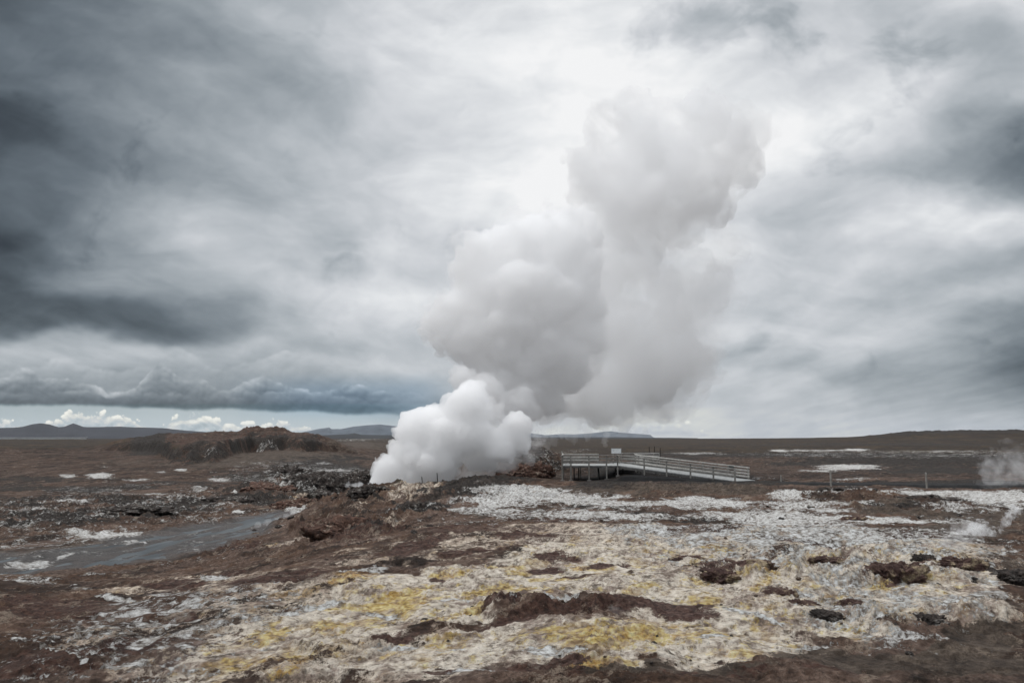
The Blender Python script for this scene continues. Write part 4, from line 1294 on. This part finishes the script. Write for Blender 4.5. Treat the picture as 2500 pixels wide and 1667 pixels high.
# ------------------------------------------------------------------ long white building far left
BD = 1250
xa, xb = at(-90, 1067, BD)[0], at(197, 1067, BD)[0]
bl = empty('long_building', (float(xa + xb) / 2, BD, 0))
tag(bl, 'very long low white building far away on the dark plain at the left edge', 'building')
m, g = material('white_cladding')
t = g.node('ShaderNodeTexCoord')
finish(g, g.ramp(g.noise(t.outputs['Object'], .2, 4, 0.6), [(0.3, (.72, .74, .74)), (0.7, (.82, .84, .84))]), 0.6)
zb = gz(xb, BD)
MB().slab([(xa, BD), (xb, BD + 5), (xb, BD + 17), (xa, BD + 12)], zb - 4, zb + 2.3).build('wall', m, bl)
m2, g = material('pale_roof')
finish(g, (.70, .72, .72), 0.6)
MB().slab([(xa - 1, BD - 1), (xb + 1, BD + 4), (xb + 1, BD + 18), (xa - 1, BD + 13)], zb + 2.3, zb + 2.7).build('roof', m2, bl)


# ------------------------------------------------------------------ rocks
def ico(sub):
    import bmesh
    b = bmesh.new()
    bmesh.ops.create_icosphere(b, subdivisions=sub, radius=1.0)
    v = np.array([x.co[:] for x in b.verts])
    f = np.array([[q.index for q in p.verts] for p in b.faces])
    b.free()
    return v, f


_lat = np.random.RandomState(3).rand(32, 32, 32).astype(np.float32) * 2 - 1


def noise3(p):
    i = np.floor(p).astype(int)
    f = p - i
    f = f * f * (3 - 2 * f)
    o = 0
    for a_ in (0, 1):
        for b_ in (0, 1):
            for c_ in (0, 1):
                w_ = (f[..., 0] if a_ else 1 - f[..., 0]) * (f[..., 1] if b_ else 1 - f[..., 1]) * (f[..., 2] if c_ else 1 - f[..., 2])
                o = o + w_ * _lat[(i[..., 0] + a_) % 32, (i[..., 1] + b_) % 32, (i[..., 2] + c_) % 32]
    return o


def fbm3(p, octv=5, gain=0.5):
    s, a_, f = 0, 1.0, 1.0
    for o in range(octv):
        s = s + a_ * noise3(p * f + o * 7.7)
        a_ *= gain
        f *= 2.07
    return s


def rockmat(name, c0, c1, crust, amt):
    m, g = material(name)
    t = g.node('ShaderNodeTexCoord')
    n = g.noise(t.outputs['Object'], 3.5, 8, 0.7)
    n2 = g.noise(t.outputs['Object'], 11, 7, 0.7)
    n3 = g.noise(t.outputs['Object'], 2.2, 8, 0.7, 0.5)
    c = g.mixc(g.sm(n, 0.35, 0.65), c0, c1)
    c = g.mixc(g.sm(n2, 0.5, 0.7, 0, .7), c, tuple(x * .4 for x in c0))
    c = g.mixc(g.sm(n3, 0.62 - amt, 0.72 - amt * .8, 0, .8), c, crust)
    finish(g, c, 0.95, n2 + n * 0.8, 0.12, 0.9)
    return m


RM_M = rockmat('maroon_scoria', (.050, .028, .024), (.13, .080, .066), (.42, .34, .22), 0.12)
RM_D = rockmat('dark_lava_rock', (.022, .018, .016), (.075, .060, .052), (.32, .30, .27), 0.09)
RM_R = rockmat('rusty_rock', (.05, .03, .024), (.16, .09, .065), (.42, .34, .27), 0.08)
iv5, if5 = ico(6)
iv3, if3 = ico(3)


def mound(name, u, v, ru, hpx, mat, label, seed, tilt=0.0, ydepth=0.8):
    c = P(u, v)
    sc_ = c[1] / FPX
    rx = ru * sc_
    h = hpx * sc_ * 1.2
    ry = rx * ydepth
    p = iv5.copy()
    nz = fbm3(p * 1.7 + seed * 3.1, 5, 0.55)
    nb = np.abs(fbm3(p * 4.0 + seed, 4, 0.55))
    rad = 1 + 0.34 * nz + 0.22 * nb
    q = p * rad[:, None]
    q[:, 2] += 0.25 * fbm3(p * 4 + seed * 2, 4, 0.6) * (p[:, 2] > -0.2)
    q = q * np.array([rx, ry, h])
    q[:, 2] += q[:, 0] * tilt
    zc_ = gz(c[0], c[1])
    me_ = mk_mesh(name, q, if5)
    me_.materials.append(mat)
    o = bpy.data.objects.new(name, me_)
    o.location = (c[0], c[1], zc_ - h * 0.30)
    col.objects.link(o)
    tag(o, label, 'rock')
    return o


for k, (u, v, ru, hp, mt, lb) in enumerate(MOUNDS):
    mound('rock', u, v + hp * 0.5, ru, hp, {'M': RM_M, 'D': RM_D, 'R': RM_R}[mt], lb, k + 1, ydepth=0.55 if ru > 60 else 0.8)

# loose stones
variants = []
for k in range(6):
    p = iv3.copy()
    q = p * (1 + 0.35 * fbm3(p * 1.3 + k * 5.3, 4, 0.55))[:, None]
    q *= np.array([1, 0.8 + 0.1 * k % .3, 0.62])
    me_ = mk_mesh('stone', q, if3)
    me_.materials.append((RM_D, RM_M)[k % 2])
    variants.append(me_)
zones = [
    ('small dark loose stone on the yellow and pale crust of the near slope', 'loose stones on the near slope', (950, 2300), (1470, 1655), 34, (.05, .13)),
    ('dark loose stone on the white crust between path and mound', 'loose stones on the white crust', (1750, 2350), (1215, 1275), 18, (.12, .30)),
    ('small loose stone on the pale mound among the maroon rocks', 'loose stones among the maroon rocks', (1500, 2450), (1320, 1465), 26, (.06, .16)),
    ('dark loose lava stone near the stream and vent', 'loose lava stones near the vent', (600, 1080), (1190, 1320), 50, (.12, .35)),
]
for lb, grp, (u0, u1), (v0, v1), n, (r0, r1) in zones:
    for k in range(n):
        u = rnd.uniform(u0, u1)
        v = rnd.uniform(v0, v1)
        c = P(u, v)
        rad = (r0 + (r1 - r0) * rnd.random() ** 3) * 0.6
        o = bpy.data.objects.new('stone', variants[rnd.randrange(6)])
        o.location = (c[0], c[1], gz(c[0], c[1]) + rad * 0.08)
        o.scale = (rad, rad * rnd.uniform(.7, 1), rad * rnd.uniform(.7, 1.1))
        o.rotation_euler = (rnd.uniform(-.3, .3), rnd.uniform(-.3, .3), rnd.uniform(0, 6.28))
        col.objects.link(o)
        tag(o, lb, 'stone', grp)


# ------------------------------------------------------------------ steam
def surface_nets(F, org, res):
    """closed surface of F>0 on a regular grid"""
    nx, ny, nz = F.shape
    ins = F > 0
    cnt = np.zeros((nx - 1, ny - 1, nz - 1), np.int32)
    acc = np.zeros((nx - 1, ny - 1, nz - 1, 3), np.float32)
    corner = [(i, j, k) for i in (0, 1) for j in (0, 1) for k in (0, 1)]
    for a_ in corner:
        for ax in range(3):
            if a_[ax] == 1:
                continue
            b_ = list(a_)
            b_[ax] = 1
            sa = tuple(slice(a_[q], a_[q] + F.shape[q] - 1) for q in range(3))
            sb = tuple(slice(b_[q], b_[q] + F.shape[q] - 1) for q in range(3))
            fa, fb = F[sa], F[sb]
            cr = ins[sa] != ins[sb]
            t_ = np.where(cr, fa / np.where(cr, fa - fb, 1), 0)
            cnt += cr
            for q in range(3):
                acc[..., q] += cr * (a_[q] + (t_ if q == ax else 0))
    act = cnt > 0
    idx = np.full(act.shape, -1, np.int64)
    idx[act] = np.arange(act.sum())
    cells = np.argwhere(act)
    V = (cells + acc[act] / cnt[act][:, None]) * res + np.array(org)
    quads = []
    for ax in range(3):
        sa = [slice(0, None)] * 3
        sb = [slice(0, None)] * 3
        sa[ax] = slice(0, -1)
        sb[ax] = slice(1, None)
        A_, B_ = ins[tuple(sa)], ins[tuple(sb)]
        e = np.argwhere(A_ != B_)
        o1, o2 = [q for q in range(3) if q != ax]
        ok = (e[:, o1] > 0) & (e[:, o2] > 0) & (e[:, o1] < F.shape[o1] - 1) & (e[:, o2] < F.shape[o2] - 1)
        e = e[ok]
        fl = A_[tuple(e.T)]
        def ix(d1, d2):
            c = e.copy()
            c[:, o1] -= d1
            c[:, o2] -= d2
            return idx[tuple(c.T)]
        q = np.stack([ix(1, 1), ix(0, 1), ix(0, 0), ix(1, 0)], -1)
        flip = fl if ax != 1 else ~fl
        q[~flip] = q[~flip][:, ::-1]
        quads.append(q)
    return V, np.concatenate(quads)


def puffmesh(name, balls, res, parent, density, color=(.995, .997, 1), aniso=0.0, seed=0, kids=5, noise_amp=0.22, levels=2, k_smooth=0.16, zmin=None, hetero=None, wob=0.0, soften=1.0):
    rs = np.random.RandomState(seed + 100)
    allb = [tuple(b) for b in balls]
    gen = allb
    for lv in range(levels):
        new = []
        for (x, y, z, r_) in gen:
            for _ in range(kids):
                dv = rs.randn(3)
                dv /= np.linalg.norm(dv)
                rc = r_ * rs.uniform(0.36, 0.58)
                c = np.array([x, y, z]) + dv * (r_ * 0.92 - rc * 0.25)
                new.append((c[0], c[1], c[2], rc))
        allb += new
        gen = new
    B = np.array(allb)
    lo = (B[:, :3] - B[:, 3:4] * 1.4).min(0) - res * 3
    hi = (B[:, :3] + B[:, 3:4] * 1.4).max(0) + res * 3
    n = np.ceil((hi - lo) / res).astype(int) + 1
    ax = [lo[i] + np.arange(n[i]) * res for i in range(3)]
    F = np.full(tuple(n), -50.0, np.float32)
    for x, y, z, r_ in allb:
        ext = r_ * 1.35 + res * 2
        s_ = [slice(max(0, int((c - ext - lo[i]) / res)), min(n[i], int((c + ext - lo[i]) / res) + 2)) for i, c in enumerate((x, y, z))]
        gx = (ax[0][s_[0]] - x)[:, None, None]
        gy = (ax[1][s_[1]] - y)[None, :, None]
        gz_ = (ax[2][s_[2]] - z)[None, None, :]
        dd = np.sqrt(gx * gx + gy * gy + gz_ * gz_)
        val = (r_ - dd)
        cur_ = F[tuple(s_)]
        kk = k_smooth * 0.5 * r_
        h_ = np.clip(0.5 + 0.5 * (val - cur_) / kk, 0, 1)
        sm_ = cur_ * (1 - h_) + val * h_ + kk * h_ * (1 - h_)
        F[tuple(s_)] = np.maximum(cur_, np.where(cur_ < -49, val, sm_)).astype(np.float32)
    # fractal billows
    if noise_amp > 0:
        near_ = np.abs(F) < 1.0 * max(noise_amp * 3, res * 4)
        pp = np.argwhere(near_) * res + lo
        mr = np.median(B[:len(balls), 3])
        f0 = 1.0 / (mr * 0.55)
        tot = np.zeros(len(pp))
        a_, f = 1.0, f0
        for o_ in range(4):
            tot += a_ * (np.abs(noise3(pp * f + o_ * 3.3 + seed)) * 2 - 0.6)
            a_ *= 0.55
            f *= 2.1
        F[near_] += (tot * noise_amp * mr * 0.5).astype(np.float32)
    if zmin is not None:
        gzz = ax[2][None, None, :]
        F = np.minimum(F, gzz - zmin).astype(np.float32)
    F[0] = F[-1] = -1
    F[:, 0] = F[:, -1] = -1
    F[:, :, 0] = F[:, :, -1] = -1
    V, Q = surface_nets(F, lo, res)
    off = np.array(parent.location) if parent is not None else B[0, :3].copy()
    me_ = mk_mesh(name, V - off, Q)
    o = bpy.data.objects.new(name, me_)
    col.objects.link(o)
    if parent is not None:
        o.parent = parent
    else:
        o.location = off
    m, g = material(name + '_vapour')
    vs = g.node('ShaderNodeVolumeScatter')
    vs.inputs['Color'].default_value = tuple(color) + (1,)
    vs.inputs['Anisotropy'].default_value = aniso
    vs.inputs['Density'].default_value = density
    if hetero is not None:
        t = g.node('ShaderNodeTexCoord')
        nz = g.noise(t.outputs['Object'], hetero[0], 4, 0.6, 0.6)
        g.put(vs.inputs['Density'], g.sm(nz, hetero[1], hetero[2]) * density)
        o_step = hetero[3]
        m.cycles.volume_step_rate = o_step
    out = g.node('ShaderNodeOutputMaterial')
    g.link(vs.outputs[0], out.inputs['Volume'])
    me_.materials.append(m)
    return o


def balls(lst, y0, jitter=1.5, seed=0):
    rs = np.random.RandomState(seed)
    out = []
    for it in lst:
        u, v, rp = it[:3]
        y_ = y0 + (it[3] if len(it) > 3 else 0) + rs.uniform(-jitter, jitter)
        p = at(u, v, y_)
        out.append((p[0], p[1], p[2], rp / FPX * y_))
    return out


pl = empty('steam_plume', (-11.5, 72, -1.0))
tag(pl, 'huge white and grey steam plume billowing up from the vent and drifting right', 'steam')
A_ = balls([(1032, 1043, 50), (1060, 1020, 34), (1148, 990, 52), (1152, 955, 30), (1120, 1000, 40), (1142, 1058, 56), (1261, 1038, 34), (1272, 1078, 26), (1240, 1075, 36),
            (1008, 1105, 48), (952, 1140, 34), (935, 1175, 32), (1068, 1118, 52), (1170, 1105, 44), (1210, 1088, 40), (1010, 1150, 44), (920, 1198, 22), (975, 1185, 34), (990, 1060, 24), (1085, 1070, 50)], 71.5, 1.0, 1)
puffmesh('lower_cloud', A_, 0.11, pl, 1.7, seed=1, kids=7, noise_amp=0.22)
B_ = balls([(1240, 745, 88, 4), (1290, 690, 96, 4), (1320, 830, 84, 4), (1240, 840, 60, 3),
            (1250, 925, 40), (1215, 960, 34), (1290, 955, 42), (1330, 925, 44), (1350, 985, 32), (1180, 905, 40), (1160, 868, 36), (1205, 880, 38), (1135, 850, 38), (1110, 815, 40), (1075, 835, 26), (1070, 785, 34), (1050, 805, 24), (1085, 750, 30),
            (1125, 760, 40), (1140, 720, 36), (1150, 670, 44), (1135, 630, 30), (1175, 615, 44), (1155, 590, 26), (1225, 590, 44), (1200, 650, 48), (1265, 580, 34), (1290, 600, 50), (1340, 570, 40), (1385, 565, 34), (1405, 600, 44), (1370, 640, 54),
            (1430, 650, 38), (1415, 700, 48), (1440, 745, 40), (1380, 730, 52, -2), (1410, 800, 50), (1445, 830, 36), (1390, 870, 48), (1340, 860, 50, -2), (1300, 790, 52, -2), (1240, 780, 50, -3), (1190, 760, 48, -2), (1260, 690, 56, -3), (1320, 690, 52, -2), (1210, 710, 44, -2),
            (1390, 920, 44), (1300, 890, 44, -2), (1235, 850, 42, -2), (1340, 760, 44, -3), (1170, 810, 42, -2), (1130, 925, 34, -3), (1180, 950, 40, -4), (1235, 990, 36, -4), (1290, 1005, 30, -2), (1200, 1010, 34, -5), (1275, 985, 36, -3),
            (1390, 545, 34, 3), (1420, 540, 34, 5), (1440, 580, 36, 4), (1350, 540, 30, 1), (1300, 560, 34)], 80, 0.9, 2)
puffmesh('middle_cloud', B_, 0.2, pl, 0.75, color=(.990, .994, .998), seed=2, kids=7, noise_amp=0.34)
C_ = balls([(1490, 640, 84), (1510, 560, 84), (1540, 480, 92), (1500, 390, 88), (1600, 330, 96), (1715, 285, 72), (1770, 320, 66), (1790, 400, 72), (1700, 430, 84), (1740, 500, 60), (1440, 440, 60), (1415, 395, 40),
            (1570, 600, 70), (1500, 740, 110), (1560, 860, 110), (1450, 930, 90), (1600, 760, 90), (1440, 700, 90), (1430, 820, 100), (1400, 960, 64), (1480, 310, 60), (1640, 540, 70), (1380, 600, 60),
            (1500, 980, 60), (1600, 940, 60), (1330, 950, 70), (1340, 985, 40), (1660, 880, 70)], 97, 3.0, 3)
puffmesh('upper_cloud', C_, 0.34, pl, 0.46, color=(.976, .983, .992), seed=3, kids=7, noise_amp=0.34, hetero=(0.16, 0.34, 0.68, 0.2))
D_ = balls([(1620, 700, 130), (1660, 850, 110), (1600, 940, 80), (1700, 560, 90), (1560, 850, 140), (1640, 420, 120), (1500, 450, 100), (1330, 960, 80), (1390, 985, 60), (1690, 760, 110), (1760, 600, 70), (1830, 330, 60),
            (1640, 950, 60), (1740, 480, 90), (1500, 980, 60), (1250, 990, 50)], 103, 3, 4)
puffmesh('thin_veil', D_, 0.5, pl, 0.2, color=(.976, .983, .992), seed=4, kids=6, noise_amp=0.5, hetero=(0.10, 0.38, 0.70, 0.2))
F_ = balls([(1230, 945, 54), (1280, 950, 58), (1190, 880, 60), (1120, 830, 54), (1060, 790, 40), (1110, 750, 64), (1240, 760, 112), (1190, 650, 80), (1140, 620, 60), (1260, 600, 80), (1360, 590, 76), (1410, 660, 68), (1405, 760, 76), (1420, 850, 72),
            (1340, 880, 96), (1380, 940, 66), (1320, 1000, 44), (1150, 960, 44), (1220, 1010, 40)], 81, 2.0, 9)
puffmesh('outer_veil', F_, 0.26, pl, 0.45, seed=9, kids=8, noise_amp=0.4, hetero=(0.35, 0.42, 0.72, 0.2))
E_ = balls([(1000, 1180, 34), (1060, 1165, 36), (1120, 1160, 34), (1180, 1140, 36), (1235, 1122, 34), (900, 1196, 18), (870, 1194, 12), (1100, 1190, 28), (1040, 1196, 26), (1280, 1105, 30), (1160, 1170, 30), (1310, 1090, 20), (950, 1195, 24)], 72.5, 0.8, 5)
puffmesh('ground_mist', E_, 0.16, pl, 0.7, seed=5, kids=6, noise_amp=0.4, hetero=(0.45, 0.40, 0.72, 0.2))

# small wisps
WISPS = [
    ('thin wisp of steam rising in front of the hump before the vent', [(885, 1235, 10), (900, 1226, 11), (925, 1215, 12), (905, 1218, 9)], 60, .20),
    ('low white steam spilling left of the vent over black lava', [(880, 1190, 12), (865, 1188, 9), (895, 1198, 12), (850, 1184, 7)], 74, .35),
    ('thin steam over the head of the stream', [(700, 1262, 9), (680, 1268, 9), (655, 1274, 9), (715, 1252, 8), (630, 1280, 8)], 54, .15),
    ('pale steam wisp rising from the slope at the right, lower one', [(2305, 1362, 9), (2300, 1350, 12), (2320, 1325, 20), (2350, 1300, 24), (2380, 1290, 22), (2330, 1345, 18), (2330, 1340, 18), (2345, 1320, 20), (2360, 1305, 20), (2310, 1335, 14)], 34, .22),
    ('slanting steam wisp rising at the right edge, upper one', [(2440, 1290, 6), (2452, 1275, 9), (2464, 1262, 12), (2478, 1245, 12), (2420, 1300, 12), (2400, 1310, 14), (2380, 1290, 16), (2400, 1285, 14), (2350, 1310, 16)], 40, .55),
    ('broad faint steam cloud above the path at the right edge', [(2440, 1160, 40), (2470, 1130, 40), (2500, 1180, 36), (2420, 1190, 26), (2460, 1195, 30), (2450, 1150, 44), (2490, 1110, 30)], 62, .18),
    ('tiny steam wisp on the pale mound right of centre', [(2017, 1358, 4), (2018, 1350, 5), (2014, 1362, 5)], 30, .35),
    ('faint low steam in front of the platform', [(1480, 1215, 14), (1495, 1205, 12), (1460, 1218, 10)], 62, .06),
    ('short faint wisp over the red brown patch in the foreground', [(1515, 1505, 16), (1500, 1495, 16), (1540, 1515, 12)], 17, .05),
    ('faint wisp far behind the platform, left one', [(1320, 1078, 9), (1312, 1065, 10), (1330, 1070, 8), (1305, 1050, 10)], 150, .10),
    ('faint wisp far behind the platform, middle one', [(1372, 1066, 6), (1368, 1055, 8), (1375, 1045, 10)], 170, .09),
    ('faint wisp far behind the platform, right one', [(1478, 1086, 6), (1476, 1074, 8), (1482, 1062, 9)], 160, .07),
    ('grey steam drifting low behind the plume by the lava ridge', [(1300, 1085, 18), (1330, 1090, 16), (1270, 1090, 20), (1350, 1078, 12), (1290, 1060, 16)], 122, .06),
]
for k, (lb, lst, y_, dn) in enumerate(WISPS):
    if y_ < 60:
        _b = max(lst, key=lambda q_: q_[1])
        y_ = float(P(_b[0], _b[1])[1]) - 0.2
    bb = balls(lst, y_, y_ * 0.006, 20 + k)
    rm = np.median([q[3] for q in bb])
    soft_ = (0.9 / rm, 0.38, 0.72, 0.3) if 'broad' in lb or 'slanting' in lb or 'slope' in lb else None
    o = puffmesh('steam_wisp', bb, max(rm / 7, 0.02), None, dn / max(rm, .1) * (2.2 if soft_ else 1), seed=20 + k, kids=6, noise_amp=0.7 if soft_ else 0.5, hetero=soft_)
    tag(o, lb, 'steam')

# ------------------------------------------------------------------ haze
hz = MB().slab([(-14200, -14200), (14200, -14200), (14200, 14200), (-14200, 14200)], -30, 240)
m, g = material('haze')
pv = g.node('ShaderNodeVolumePrincipled')
pv.inputs['Color'].default_value = (.74, .85, 1.0, 1)
pv.inputs['Density'].default_value = 0.000016
out = g.node('ShaderNodeOutputMaterial')
g.link(pv.outputs[0], out.inputs['Volume'])
ho = hz.build('haze', m)
ho['kind'] = 'stuff'
